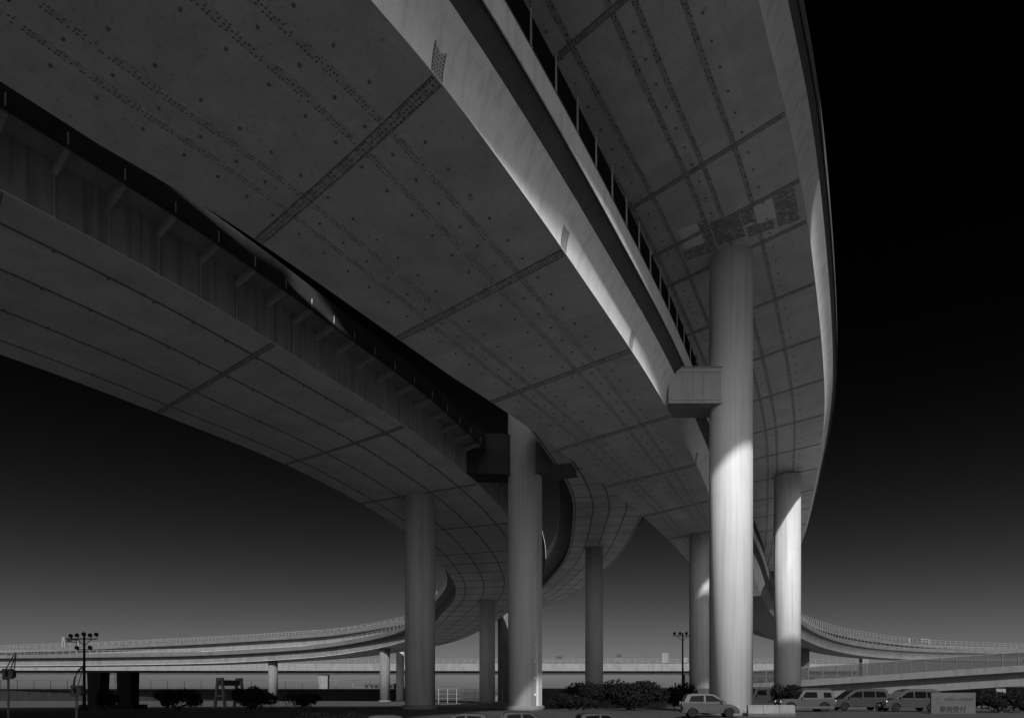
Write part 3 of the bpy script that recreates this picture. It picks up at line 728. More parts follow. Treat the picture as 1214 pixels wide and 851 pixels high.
# ------------------------------------------------------------------ ground and land
mb = MB(); xs = [-900, -500, -300, -200, -150] + list(range(-120, 121, 6)) + [150, 200, 300, 500, 900]; ys = [-500, -300, -150, -80, -40] + list(range(-20, 131, 5)) + [150, 180, 220, 270, 320, 450, 700, 1200, 3000]
idx = {}
for j, y in enumerate(ys):
    for i, x in enumerate(xs):
        k = 1 if abs(x) < 500 else (4 if y > 700 else 1)
        idx[i, j] = mb.vert((x * (4 if y >= 1200 else 1), y, ground_z(x, y)))
for j in range(len(ys) - 1):
    for i in range(len(xs) - 1): mb.face((idx[i, j], idx[i + 1, j], idx[i + 1, j + 1], idx[i, j + 1]), smooth=True)
def ground_mat():
    m = mott("ground_asphalt", .022, .9, amp=.35, scale=.12, fine=.2); nt = m.node_tree; L = nt.links; b = nt.nodes["Principled BSDF"]
    old = b.inputs["Base Color"].links[0].from_socket
    tc = node(nt, "ShaderNodeTexCoord"); sx = node(nt, "ShaderNodeSeparateXYZ"); L.new(tc.outputs["Object"], sx.inputs[0])
    n = node(nt, "ShaderNodeTexNoise"); n.inputs["Scale"].default_value = .05; n.inputs["Detail"].default_value = 6; L.new(tc.outputs["Object"], n.inputs[0])
    ma = node(nt, "ShaderNodeMath", operation="MULTIPLY_ADD"); ma.inputs[1].default_value = 14; L.new(n.outputs["Fac"], ma.inputs[0]); L.new(sx.outputs[1], ma.inputs[2])
    r = node(nt, "ShaderNodeMapRange"); r.inputs[1].default_value = 82; r.inputs[2].default_value = 86; L.new(ma.outputs[0], r.inputs[0])  # near and left ground toned dark in place of shade; pale apron lifts undersides
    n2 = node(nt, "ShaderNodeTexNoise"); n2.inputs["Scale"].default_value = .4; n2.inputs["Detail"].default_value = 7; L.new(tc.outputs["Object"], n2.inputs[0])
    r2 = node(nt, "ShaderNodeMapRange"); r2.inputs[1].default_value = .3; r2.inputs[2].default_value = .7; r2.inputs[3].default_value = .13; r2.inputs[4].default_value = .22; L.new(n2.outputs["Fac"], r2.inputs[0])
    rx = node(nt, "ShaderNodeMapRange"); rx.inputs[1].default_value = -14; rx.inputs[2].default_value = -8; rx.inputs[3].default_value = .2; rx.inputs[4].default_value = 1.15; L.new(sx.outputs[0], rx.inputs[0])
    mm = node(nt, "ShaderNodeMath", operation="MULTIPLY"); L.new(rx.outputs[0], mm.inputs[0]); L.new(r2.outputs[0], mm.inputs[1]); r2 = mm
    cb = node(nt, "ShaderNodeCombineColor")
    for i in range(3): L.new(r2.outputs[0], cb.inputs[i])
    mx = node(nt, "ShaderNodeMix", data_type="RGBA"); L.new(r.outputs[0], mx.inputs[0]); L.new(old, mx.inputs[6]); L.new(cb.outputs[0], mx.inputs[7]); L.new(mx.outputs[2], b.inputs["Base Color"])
    return m
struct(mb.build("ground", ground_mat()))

def hill_strip(name, y, x0, x1, h, mat, seed, z0=-3.2):
    random.seed(seed); mb = MB(); n = 160; prev = None
    for k in range(n + 1):
        x = x0 + (x1 - x0) * k / n
        hh = h * (.45 + .55 * noise.fractal(Vector((x * .006, seed, 0)), .8, 2.1, 4) + .3)
        a = [mb.vert((x, y, z0)), mb.vert((x, y + 15, z0 + max(.4, hh))), mb.vert((x, y + 120, z0 + max(.6, hh * 1.1))), mb.vert((x, y + 160, z0))]
        if prev:
            for q in range(3): mb.face((prev[q], a[q], a[q + 1], prev[q + 1]), smooth=True)
        prev = a
    return struct(mb.build(name, mat))
m_far = mott("far_land", .05, .9, amp=.4, scale=.05)
hill_strip("hills", 1500, -2400, 2400, 7, m_far, 3)
mb = MB()
for x0, x1, y, w in ((-160, 30, 118, 3.0), (-160, 20, 92, 1.6), (-150, 30, 165, 5)):
    n = 30
    for k in range(n):
        xa = x0 + (x1 - x0) * k / n; xb = x0 + (x1 - x0) * (k + 1) / n
        q = [(xa, y + .04 * xa), (xb, y + .04 * xb), (xb, y + w + .04 * xb), (xa, y + w + .04 * xa)]
        ii = [mb.vert((px, py, ground_z(px, py) + .05)) for px, py in q]; mb.face(ii)
struct(mb.build("pavement", mott("kerb_concrete", .12, .9, amp=.3)))

# ------------------------------------------------------------------ walls, fences
def wall(name, label, a, bp, z0, h, th, mat, cat="wall", coping=None, pilaster=None):
    a = Vector(a); bp = Vector(bp); d = bp - a; ln = d.length; ang = math.atan2(d.y, d.x); c = (a + bp) / 2
    o = empty(name, (c.x, c.y, z0), label, cat, None, ang)
    MB().box((0, 0, h / 2), (ln, th, h)).build("wall_body", mat, o)
    if coping: MB().box((0, 0, h + .06), (ln, th + .12, .12)).build("coping", coping, o)
    if pilaster:
        mb = MB(); n = int(ln / pilaster)
        for k in range(n + 1): mb = MB(); mb.box((-ln / 2 + ln * k / n, -th / 2 - .04, h * .48), (.3, .08, h * .96)); mb.build("wall_rib", mat, o)
    return o
wall("sound_barrier", "long low dark barrier wall below the far viaduct at left", (-215, 236), (-28, 232), -2.3, 4.2, .4, m_gloom, coping=m_conc, pilaster=4)
wall("retaining_wall", "dark retaining wall below the slender column", (1.5, 84), (31, 72), -.4, 2.3, .5, m_concd, pilaster=3)
wall("boundary_wall", "plain dark wall behind the vehicles under the glazed ramp", (40, 118), (135, 110), -1, 3.2, .3, m_concd, pilaster=4)

def net_fence(label, a, bp, z0, h, step):
    a = Vector(a); bp = Vector(bp); d = bp - a; ln = d.length; ang = math.atan2(d.y, d.x)
    o = empty("net_fence", (a.x, a.y, z0), label, "fence", None, ang)
    mb = MB(); t = 0
    while t <= ln: mb.bar((t, 0, 0), (t, 0, h), .12); t += step
    mb.build("fence_post", m_rail, o)
    mb = MB()
    for z in (h * .33, h * .66, h): mb.bar((0, 0, z), (ln, 0, z), .05)
    mb.build("fence_wire", m_rail, o)
net_fence("tall thin net fence on poles beyond the left barrier wall", (-230, 244), (-30, 240), -2.3, 7.4, 6)
net_fence("pale post and rail fence behind the thin columns", (-22, 150), (14, 146), -1.3, 3.2, 2.0)

# ------------------------------------------------------------------ lamps and posts
def flood_mast(x, y, h, label, heads, low=(), mat=m_black):
    gz = ground_z(x, y)
    o = empty("floodlight_mast", (x, y, gz), label, "lamp mast", "floodlight masts")
    h = h - gz
    mb = MB(); mb.tube([(0, 0, 0), (0, 0, h * .5), (0, 0, h)], [.14, .11, .08], 12); mb.box((0, 0, .1), (.5, .5, .2)); mb.build("pole", mat, o)
    mb = MB(); mb.bar((-1.15, 0, h - .35), (1.15, 0, h - .35), .09); mb.bar((-.7, 0, h - .35), (0, 0, h - .95), .05); mb.bar((.7, 0, h - .35), (0, 0, h - .95), .05)
    if low: mb.bar((-.6, 0, h - 1.3), (.7, 0, h - 1.3), .08)
    mb.build("crossarm", mat, o)
    for (px, pz, tilt) in list(heads) + list(low):
        mb = MB(); mb.lathe((0, 0, 0), [(.05, -.16), (.12, -.1), (.16, .0), (.175, .12), (.16, .13)], 20)
        M = Matrix.Translation((px, -.08, h + pz)) @ Matrix.Rotation(R(tilt), 4, "Y") @ Matrix.Rotation(R(78), 4, "X")
        mb.v = [tuple(M @ Vector(p)) for p in mb.v]
        mb.bar((px, 0, h + pz - .25), (px, 0, h + pz), .05)
        mb.build("lamp_head", mat, o)
flood_mast(-37.6, 60, 6.55, "crowded dark floodlight mast at the left with lamps on two levels", [(-1.1, -.1, 20), (-.55, -.05, 0), (.05, .05, 0), (.6, -.05, 0), (1.15, .02, -20)], [(-.55, -1.15, 10), (.6, -1.12, -10)])
flood_mast(20.0, 80, 8.4, "slim floodlight mast left of the half hidden column", [(-1.0, -.1, 0), (-.35, -.1, 0), (.4, -.1, 0), (1.05, -.1, 0)])

def camera_post(x, y, h, label, arm):
    gz = ground_z(x, y); o = empty("barrier_post", (x, y, gz), label, "post", "grey equipment posts"); h -= gz
    mb = MB(); mb.tube([(0, 0, 0), (0, 0, h)], .07, 12); mb.box((0, 0, .08), (.35, .35, .16)); mb.build("pole", m_concl, o)
    mb = MB(); mb.box((-.2, 0, h + .32), (.16, .3, .72)); mb.box((.02, -.05, h + .6), (.6, .3, .14)); mb.box((.02, -.05, h + .08), (.6, .3, .14)); mb.box((.25, 0, h + .34), (.3, .34, .5)); mb.build("equipment_box", m_post, o)
    mb = MB()
    if arm == "struts":
        mb.bar((-.15, 0, h + .66), (.45, 0, h + 1.75), .05); mb.bar((.15, 0, h + .66), (.5, 0, h + 1.6), .05); mb.bar((.4, 0, h + .66), (.5, 0, h + 1.6), .05)
    else:
        mb.tube([(-.2, 0, h + .66), (-.1, 0, h + 1.2), (.12, 0, h + 1.65), (.42, 0, h + 1.95)], .06, 8); mb.bar((.1, 0, h + .66), (.42, 0, h + 1.9), .04)
    mb.build("arm", m_post, o)
camera_post(-33.2, 45, 2.45, "grey equipment post with straight raised struts at the far left", "struts")
camera_post(-28.7, 45, 1.35, "grey equipment post with a bowed arm beside the dark floodlight mast", "bow")

# street lamps on ramps and sign gantries
def gantry(loc, w, h, label, rz, aframe=True, board=(0, 1)):
    o = empty("sign_gantry", loc, label, "sign gantry", "sign gantries", rz)
    for s_ in (-1, 1):
        mb = MB()
        if aframe:
            mb.bar((s_ * w / 2, -1.0, 0), (s_ * w / 2, -.25, h), .55); mb.bar((s_ * w / 2, 1.0, 0), (s_ * w / 2, .25, h), .55)
            mb.box((s_ * w / 2, 0, h), (.7, 1.2, .8)); mb.bar((s_ * w / 2, -.6, h * .5), (s_ * w / 2, .6, h * .5), .3)
        else: mb.box((s_ * w / 2, 0, h / 2), (.6, .6, h))
        mb.build("gantry_leg", m_concl, o)
    mb = MB(); mb.box((0, 0, h - .1), (w, .4, .4)); mb.box((0, 0, h - 1.0), (w, .3, .25))
    n = int(w / 1.5)
    for k in range(n): mb.bar((-w / 2 + w * k / n, 0, h - 1), (-w / 2 + w * (k + .5) / n, 0, h - .1), .12)
    mb.build("truss", m_concl if not aframe else m_concd, o)
    MB().box((board[0], -.35, h - .4), (board[1], .15, 1.5)).build("sign_board", m_concd, o)
    return o
gantry((-157, 243, 12.5), 6.0, 7.2, "distant pair of A-shaped gantry legs standing on the upper left ramp", R(80), board=(-1.2, 1.6))
gantry((162, 272, 15.5), 9.2, 6.4, "distant square sign gantry on the high ramp at right", R(12), aframe=False, board=(-1.5, 4.5))
# A-frame trestle at left on the ground
o = empty("trestle_gate", (-30.6, 74, ground_z(-30, 74)), "pale A-shaped trestle gate between the dark shrubs", "gate", None, R(65))
for s_ in (-1, 1):
    mb = MB(); h = 3.25 - (0 if s_ < 0 else .0)
    mb.bar((s_ * 1.3, -.75, 0), (s_ * 1.3, -.3, h), .24); mb.bar((s_ * 1.3, .75, 0), (s_ * 1.3, .3, h), .24); mb.box((s_ * 1.3, 0, h - .1), (.3, .85, .32)); mb.bar((s_ * 1.3, -.45, h * .42), (s_ * 1.3, .45, h * .42), .16)
    mb.build("leg_frame", m_concl, o)
MB().box((0, 0, 2.75), (2.4, .45, .6)).build("crosspiece", m_concd, o)

def road_lamp(x, y, z, h, label, rz):
    o = empty("street_lamp", (x, y, z), label, "street lamp", "lamps on the far viaducts", rz)
    mb = MB(); mb.tube([(0, 0, 0), (0, 0, h * .9), (.2, 0, h * .97), (1.4, 0, h)], [.12, .09, .07, .06], 8); mb.build("pole", m_rail, o)
    MB().box((1.7, 0, h), (.8, .3, .16)).build("lamp_head", m_concd, o)
def road_sign(x, y, z, w, h, ph, label, mat):
    o = empty("road_sign", (x, y, z), label, "road sign", "signs on the far straight viaduct")
    mb = MB(); mb.tube([(-w * .3, 0, 0), (-w * .3, 0, ph)], .09, 8); mb.tube([(w * .3, 0, 0), (w * .3, 0, ph)], .09, 8); mb.build("sign_pole", m_rail, o)
    MB().box((0, -.16, ph - h / 2 + .1), (w, .08, h)).build("sign_panel", mat, o)
road_sign(67.5, 301, 12.95, 2.8, 4.3, 4.8, "pale square road sign on the far straight viaduct, left of the slim mast", m_concl)
road_sign(76.5, 301, 12.95, 1.6, 2.2, 2.8, "small white road sign beside the slim floodlight mast", m_concl)
road_sign(47, 301, 12.95, 2.4, 1.4, 4.3, "dark road sign on the far straight viaduct between slender column and slim mast", m_concd)
road_sign(20.7, 301, 12.95, 3.0, 1.4, 3.4, "dark striped road sign right of the ducted column", m_concd)
for px, lab in ((36, "lone thin lamp on the far straight viaduct right of the slender column"),): road_lamp(px, 301, 12.9, 5.0, lab, R(90))

# ------------------------------------------------------------------ far buildings
def building(x, y, w, d, h, label, mat, rows, cols):
    gz = ground_z(x, y); o = empty("warehouse", (x, y, gz), label, "building", "far low buildings")
    MB().box((0, 0, h / 2), (w, d, h)).build("wall", mat, o)
    MB().box((0, 0, h + .15), (w + .6, d + .6, .3)).build("roof", m_concd, o)
    for r in range(rows):
        for c in range(cols):
            MB().box((-w / 2 + w * (c + .5) / cols, -d / 2 - .02, h * (r + .55) / rows), (w / cols * .6, .1, h / rows * .4)).build("window", m_black, o)
building(-100, 520, 22, 14, 9.0, "far dark flat-roofed block beyond the left barrier wall", m_concd, 2, 6)
building(205, 420, 46, 20, 12, "far grey block behind the flared piers", m_conc, 3, 9)
building(110, 330, 30, 16, 10.5, "far dark shed seen under the high ramp", m_concd, 2, 6)

# ------------------------------------------------------------------ plants
def bush(x, y, rx, ry, h, label, n, leaf=.12, mat=None, lobes=7, seed=1, name="shrub", cat="shrub", group="dark shrubs along the yard", sparse=False, z=None):
    rnd = random.Random(seed); gz = ground_z(x, y) if z is None else z
    o = empty(name, (x, y, gz), label, cat, group)
    mb = MB()
    lob = []
    for k in range(lobes):
        a = rnd.uniform(0, 6.28); q = rnd.uniform(.2, .75)
        lob.append((Vector((math.cos(a) * rx * q, math.sin(a) * ry * q, h * rnd.uniform(.4, .78))), Vector((rx * rnd.uniform(.28, .5), ry * rnd.uniform(.28, .5), h * rnd.uniform(.2, .32)))))
    lob.append((Vector((0, 0, h * .45)), Vector((rx * .7, ry * .7, h * .42))))
    for k in range(n):
        c, r = lob[rnd.randrange(len(lob))]
        d = Vector((rnd.gauss(0, 1), rnd.gauss(0, 1), rnd.gauss(0, 1))).normalized() * (rnd.random() ** (.35 if not sparse else .7)) * rnd.uniform(.9, 1.12)
        p = c + Vector((d.x * r.x, d.y * r.y, d.z * r.z))
        if p.z < .05: p.z = rnd.uniform(.05, .4)
        nrm = (d + Vector((rnd.gauss(0, .6), rnd.gauss(0, .6), rnd.gauss(0, .6)))).normalized()
        t = nrm.orthogonal().normalized(); t = (Matrix.Rotation(rnd.uniform(0, 6.28), 3, nrm) @ t); u = nrm.cross(t)
        s = leaf * rnd.uniform(.6, 1.4)
        ii = [mb.vert(p - t * s), mb.vert(p + u * s * .5), mb.vert(p + t * s), mb.vert(p - u * s * .5)]
        mb.face(ii)
    mb.build("foliage", mat or m_leaf, o)
    mb = MB()
    for k in range(5):
        c, r = lob[k % len(lob)]
        mb.tube([(rnd.uniform(-.1, .1) * rx, rnd.uniform(-.1, .1) * ry, -.05), (c.x * .5, c.y * .5, c.z * .5), tuple(c)], [.07, .05, .02], 6)
    mb.build("stem", m_bark, o)
bush(-29.5, 60, 2.5, 1.8, 2.0, "round dark shrub between the black pier and the pale trestle", 3800, seed=2)
bush(-20.8, 55, 1.9, 1.6, 2.0, "round dark shrub at the foot of the short distant column", 3200, seed=3)
bush(-17.3, 56, 2.1, 1.4, 1.6, "thin ragged shrub right of the round ones, with gaps between its twigs", 1300, seed=4, sparse=True)
bush(10.3, 60, 3.2, 2.2, 2.7, "largest dark shrub, just left of the pale hatchback", 7000, seed=5, lobes=11, leaf=.14)
bush(8.5, 70, 3.5, 2, 2.7, "dark shrub behind the largest one, under the slim mast", 4200, seed=6, leaf=.14)
bush(15.5, 62, 2.4, 2, 2.5, "dark shrub against the half hidden column's foot", 3800, seed=16, leaf=.14)
bush(5.3, 57, 2.6, 1.2, 1.5, "low dark shrub below the slender column", 3200, seed=7)
bush(-10.5, 41, 3.0, .9, 1.05, "low clipped dark shrub in front of the dim column", 2600, seed=8, leaf=.08, z=-.6)
bush(24.5, 60, 1.6, 1.4, 2.6, "pointed dark shrub behind the pale off-roader", 2600, seed=9)
bush(-35.6, 60, 1.2, 1.0, 1.7, "dark upright shrub beside the floodlight mast", 2200, seed=10)
bush(37.2, 52, 2.2, 1.2, 1.72, "dense black hedge right of the signboard", 5500, seed=11, lobes=9, leaf=.1)
bush(35.2, 53, 1.4, 1.0, 1.62, "dense black hedge touching the signboard's edge", 3500, seed=12, lobes=9, leaf=.1)

# ------------------------------------------------------------------ vehicles
def paint(name, v, rough=.5):
    m, nt, b = base_mat(name, v, rough); b.inputs["Specular IOR Level"].default_value = .25
    L = nt.links; tc = node(nt, "ShaderNodeTexCoord"); n = node(nt, "ShaderNodeTexNoise"); n.inputs["Scale"].default_value = 3; n.inputs["Detail"].default_value = 5
    L.new(tc.outputs["Object"], n.inputs[0]); r = node(nt, "ShaderNodeMapRange"); r.inputs[1].default_value = .3; r.inputs[2].default_value = .7; r.inputs[3].default_value = v * .85; r.inputs[4].default_value = v * 1.05
    L.new(n.outputs["Fac"], r.inputs[0]); cb = node(nt, "ShaderNodeCombineColor")
    for i in range(3): L.new(r.outputs[0], cb.inputs[i])
    L.new(cb.outputs[0], b.inputs["Base Color"]); return m
m_white = paint("shaded_white_car_paint", .028); m_silver = paint("shaded_silver_car_paint", .022); m_carblack = paint("black_car_paint", .012, .6); m_cardark = paint("dark_grey_car_paint", .016, .6)  # white and silver darkened so the paint carries the shade over the cars
m_wglass, _, _b = base_mat("car_glass", .003, .05, 0, .04)
m_barrier = mott("barrier_plastic", .035, .5, amp=.2, scale=1.5)  # white plastic toned dark, shade put into its colour
m_rim = mott("wheel_alloy", .4, .35, metal=.6); m_lens, _, _ = base_mat("lamp_lens", .45, .12); m_tail, _, _ = base_mat("tail_lens", .10, .15); m_trim, _, _ = base_mat("black_trim", .02, .5)

def arc(cx, cz, r, n=8):
    return [(cx + r * math.cos(math.pi - math.pi * k / n), cz + r * math.sin(math.pi - math.pi * k / n)) for k in range(n + 1)]

def car(name, label, x, y, rz, pm, L_, W, belt, lower, green, wheels, wr, wins, front, rear, doors, cat="car", z=None, group="parked vehicles", rack=False, spare=False, trim=False):
    """x axis points to the front. lower: upper outline of the lower body from rear to front (x,z); green: greenhouse outline rear..front above belt (x,z)"""
    gz = ground_z(x, y) if z is None else z
    o = empty(name, (x, y, gz), label, cat, group, rz)
    sill = wr * .75
    prof = [(lower[0][0], sill + .05)]
    for wx in wheels: prof += arc(wx, wr * .95, wr * 1.18)
    prof += [(lower[-1][0], sill + .05)]
    prof = prof + lower[::-1]
    bm = bmesh.new(); hw = W / 2
    def ring(yy, ins): return [bm.verts.new((px * (1 - ins * .012), yy, pz)) for px, pz in prof]
    rows = [ring(-hw, 1), ring(-hw * .93, 0), ring(hw * .93, 0), ring(hw, 1)]
    for a, c in zip(rows[:-1], rows[1:]):
        for k in range(len(prof)): bm.faces.new((a[k], a[(k + 1) % len(prof)], c[(k + 1) % len(prof)], c[k]))
    bm.faces.new(rows[0][::-1]); bm.faces.new(rows[-1])
    # greenhouse with tumblehome
    top = max(z_ for _, z_ in green)
    def gy(z_): return hw * (.955 - .17 * max(0, (z_ - belt) / (top - belt)))
    ga = [bm.verts.new((px, -gy(pz), pz)) for px, pz in green]; gb = [bm.verts.new((px, gy(pz), pz)) for px, pz in green]
    for k in range(len(green)): bm.faces.new((ga[k], gb[k], gb[(k + 1) % len(green)], ga[(k + 1) % len(green)]))
    bm.faces.new(ga); bm.faces.new(gb[::-1])
    bmesh.ops.recalc_face_normals(bm, faces=bm.faces)
    me = bpy.data.meshes.new("body"); bm.to_mesh(me); bm.free(); me.materials.append(pm)
    body = bpy.data.objects.new("body", me); C.objects.link(body); body.parent = o
    bv = body.modifiers.new("edge_rounding", "BEVEL"); bv.width = .035; bv.segments = 3; bv.limit_method = "ANGLE"; bv.angle_limit = R(28)
    for p in me.polygons: p.use_smooth = False
    for sd in (-1, 1):
        for w in wins:
            mb = MB(); lo = [mb.vert((px, sd * (gy(pz) + .012), pz)) for px, pz in w]; mb.face(lo if sd < 0 else lo[::-1]); mb.build("side_window", m_wglass, o)
    def cross(seg, inset, nm, m):
        (xa, za), (xb, zb) = seg
        d = Vector((xb - xa, 0, zb - za)); nrm = Vector((-d.z, 0, d.x)).normalized() * .012
        if nrm.z < 0: nrm = -nrm
        mb = MB(); q = []
        for t, s_ in ((.1, -1), (.1, 1), (.9, 1), (.9, -1)):
            px, pz = xa + (xb - xa) * t, za + (zb - za) * t
            q.append(mb.vert((px + nrm.x, s_ * (gy(pz) - inset), pz + nrm.z)))
        mb.face(q); mb.build(nm, m, o)
    cross(front["ws"], .09, "windscreen", m_wglass); cross(rear["rw"], .1, "rear_window", m_wglass)
    for wx in wheels:
        for sd in (-1, 1):
            wb = bpy.data.objects.new("wheel", None); C.objects.link(wb); wb.parent = o; wb.location = (wx, sd * (hw - .11), wr)
            mb = MB(); pr = [(wr * .62, -.1), (wr * .93, -.1), (wr, -.06), (wr, .06), (wr * .93, .1), (wr * .62, .1)]
            mb.lathe((0, 0, 0), pr, 32); mb.v = [(px, pz, -py) for px, py, pz in mb.v]; mb.build("tyre", m_black, wb)
            mb = MB(); mb.lathe((0, 0, 0), [(wr * .6, -.07), (wr * .6, .085), (wr * .52, .06), (wr * .18, .075), (wr * .16, .095)], 24)
            for k in range(5):
                a = k * 2 * math.pi / 5; mb.box((math.cos(a) * wr * .36, math.sin(a) * wr * .36, .085), (wr * .42, wr * .12, .02), rz=a)
            mb.v = [(px, sd * pz, py) for px, py, pz in mb.v]; mb.build("rim", m_rim, wb)
    for sd in (-1, 1):
        hx, hz = front["light"]; MB().box((hx, sd * hw * .74, hz), (.12, hw * .34, .17)).build("headlight", m_lens, o)
        tx, tz = rear["light"]; MB().box((tx, sd * hw * .84, tz), (.1, hw * .18, .3)).build("tail_light", m_tail, o)
        mx, mz = front["mirror"]; mb = MB(); mb.box((mx, sd * (hw + .09), mz), (.1, .2, .14)); mb.build("wing_mirror", pm if not trim else m_trim, o)
    MB().box((lower[-1][0] - .0, 0, sill + .16), (.1, W * .86, .18)).build("front_bumper", m_trim, o)
    MB().box((lower[0][0] + .0, 0, sill + .16), (.1, W * .86, .18)).build("rear_bumper", m_trim, o)
    MB().box((lower[-1][0] + .055, 0, sill + .26), (.015, .34, .17)).build("number_plate", m_lens, o)
    MB().box((lower[0][0] - .055, 0, sill + .34), (.015, .34, .17)).build("number_plate", m_lens, o)
    MB().box((lower[-1][0] - .03, 0, sill + .42), (.1, W * .5, .1)).build("grille", m_trim, o)
    for sd in (-1, 1):
        mb = MB()
        for dx_ in doors: mb.box((dx_, sd * (hw + .001), (sill + belt) / 2 + .08), (.014, .012, belt - sill - .22))
        mb.build("door_gap", m_trim, o)
        for dx_ in doors[1:]: MB().box((dx_ - .16 if True else 0, sd * (hw + .015), belt - .1), (.17, .03, .035)).build("door_handle", pm, o)
    if trim:
        mb = MB()
        for sd in (-1, 1): mb.box((0, sd * (hw + .012), sill + .12), (L_ * .96, .03, .2))
        mb.build("sill_trim", m_trim, o)
    if rack:
        mb = MB()
        for sd in (-1, 1): mb.bar((green[1][0] + .2, sd * hw * .68, top + .07), (green[-2][0] - .3, sd * hw * .68, top + .07), .05)
        for k in range(4):
            xx = green[1][0] + .2 + k * (green[-2][0] - green[1][0] - .5) / 3; mb.bar((xx, -hw * .68, top + .07), (xx, hw * .68, top + .07), .04); mb.bar((xx, -hw * .68, top), (xx, -hw * .68, top + .07), .04); mb.bar((xx, hw * .68, top), (xx, hw * .68, top + .07), .04)
        mb.build("roof_rack", m_trim, o)
    if spare:
        mb = MB(); mb.lathe((0, 0, 0), [(.18, -.1), (.36, -.1), (.38, 0), (.36, .1), (.18, .1)], 28); mb.v = [(lower[0][0] - .12 + pz, px, py + .95) for px, py, pz in mb.v]; mb.build("spare_wheel", m_black, o)
    return o

hatch_lower = [(-1.72, .45), (-1.74, .75), (-1.66, .95), (.62, .93), (1.25, .82), (1.62, .68), (1.74, .5)]
hatch_green = [(-1.68, .92), (-1.42, 1.44), (-1.1, 1.5), (-.2, 1.51), (.25, 1.44), (1.02, .92)]
def hatchback(label, x, y, rz, pm, z=None, s=1.0):
    return car("parked_car", label, x, y, rz, pm, 3.5 * s, 1.5, .93, hatch_lower, hatch_green, (-1.12, 1.12), .28,
        [[(-1.32, 1.0), (-1.2, 1.34), (-.42, 1.39), (-.42, .99)], [(-.3, .99), (-.3, 1.39), (.12, 1.37), (.72, 1.0)]],
        {"ws": ((.25, 1.44), (1.02, .92)), "light": (1.62, .62), "mirror": (.66, 1.02)}, {"rw": ((-1.68, .92), (-1.42, 1.44)), "light": (-1.71, .84)}, (-1.0, -.36, .66), z=z)
hatchback("pale hatchback parked at the foot of the tallest column", 12.55, 43.5, R(-7), m_white)

suv_lower = [(-2.05, .5), (-2.1, .75), (-2.08, 1.06), (.55, 1.06), (1.5, 1.05), (1.98, .98), (2.08, .7)]
suv_green = [(-2.05, 1.05), (-1.98, 1.72), (-1.8, 1.79), (.1, 1.78), (.3, 1.72), (.72, 1.05)]
def offroader(label, x, y, rz, pm, z=None):
    return car("off_roader", label, x, y, rz, pm, 4.2, 1.8, 1.06, suv_lower, suv_green, (-1.3, 1.32), .38,
        [[(-1.86, 1.18), (-1.8, 1.56), (-1.25, 1.58), (-1.25, 1.16)], [(-.75, 1.16), (-.75, 1.6), (.1, 1.6), (.42, 1.16)]],
        {"ws": ((.3, 1.72), (.72, 1.05)), "light": (2.02, .84), "mirror": (.45, 1.16)}, {"rw": ((-2.05, 1.05), (-1.98, 1.72)), "light": (-2.08, .85)}, (-.82, .5), rack=True, spare=True, trim=True, cat="off-roader", z=z)
offroader("pale boxy off-roader with roof rack, dark lower body, in front of the bright column", 23.3, 54.5, R(176), m_white, z=-.05)
offroader("small grey off-roader half hidden behind the pale one", 21.4, 60.5, R(200), m_silver, z=.1)

van_lower = [(-2.2, .45), (-2.26, .8), (-2.2, 1.05), (1.0, 1.0), (1.75, .92), (2.16, .74), (2.26, .5)]
van_green = [(-2.2, 1.03), (-2.02, 1.68), (-1.7, 1.78), (.1, 1.78), (.62, 1.66), (1.55, .95)]
def minivan(label, x, y, rz, pm, z=None):
    return car("minivan", label, x, y, rz, pm, 4.5, 1.7, 1.0, van_lower, van_green, (-1.38, 1.4), .31,
        [[(-1.92, 1.1), (-1.82, 1.5), (-1.1, 1.56), (-1.1, 1.08)], [(-1.02, 1.08), (-1.02, 1.56), (-.12, 1.57), (-.12, 1.07)], [(-.02, 1.07), (-.02, 1.57), (.42, 1.52), (1.1, 1.06)]],
        {"ws": ((.62, 1.66), (1.55, .95)), "light": (2.1, .78), "mirror": (1.08, 1.08)}, {"rw": ((-2.2, 1.03), (-2.02, 1.68)), "light": (-2.22, 1.0)}, (-1.06, -.07, 1.04), cat="minivan", z=z)
minivan("black minivan between the pale off-roader and the silver minivan", 28.1, 55.5, R(178), m_carblack, z=.05)
minivan("silver minivan parked left of the signboard", 31.6, 54.5, R(180), m_silver, z=.02)
minivan("pale van cut off by the right edge of the picture", 44.0, 56, R(180), m_white, z=0)
hatchback("dark car with only its roof showing in front of the dim column", -6.2, 36.5, R(12), m_carblack)
hatchback("dark car in front of the gap between dim and ducted columns", -3.0, 38.8, R(186), m_cardark)
hatchback("low dark car below the slender column, only its roof showing", 5.3, 39.5, R(8), m_cardark)
hatchback("dark car at the foot of the ducted column", .9, 41.5, R(4), m_carblack)

# white plastic barrier beside the hatchback
o = empty("road_barrier", (16.9, 46.2 - 1.6, 0), "low pale barrier with a ribbed face, right of the pale hatchback", "barrier", None, R(-4))
mb = MB()
for k in range(3):
    x = -1.0 + k * 1.0
    i0 = len(mb.v)
    for xx in (x - .49, x + .49):
        for yy, zz in ((-.25, 0), (.25, 0), (.25, .2), (.1, .75), (-.1, .75), (-.25, .2)): mb.vert((xx, yy, zz))
    mb.face(range(i0, i0 + 6)); mb.face(list(range(i0 + 6, i0 + 12))[::-1])
    for q in range(6): mb.face((i0 + q, i0 + (q + 1) % 6, i0 + 6 + (q + 1) % 6, i0 + 6 + q))
mb.build("barrier_block", m_barrier, o)
mb = MB()
for k in range(3):
    for xx in (-.25, .2): mb.box((-1 + k + xx, -.262, .1), (.3, .02, .12))
mb.build("recess", m_concd, o)

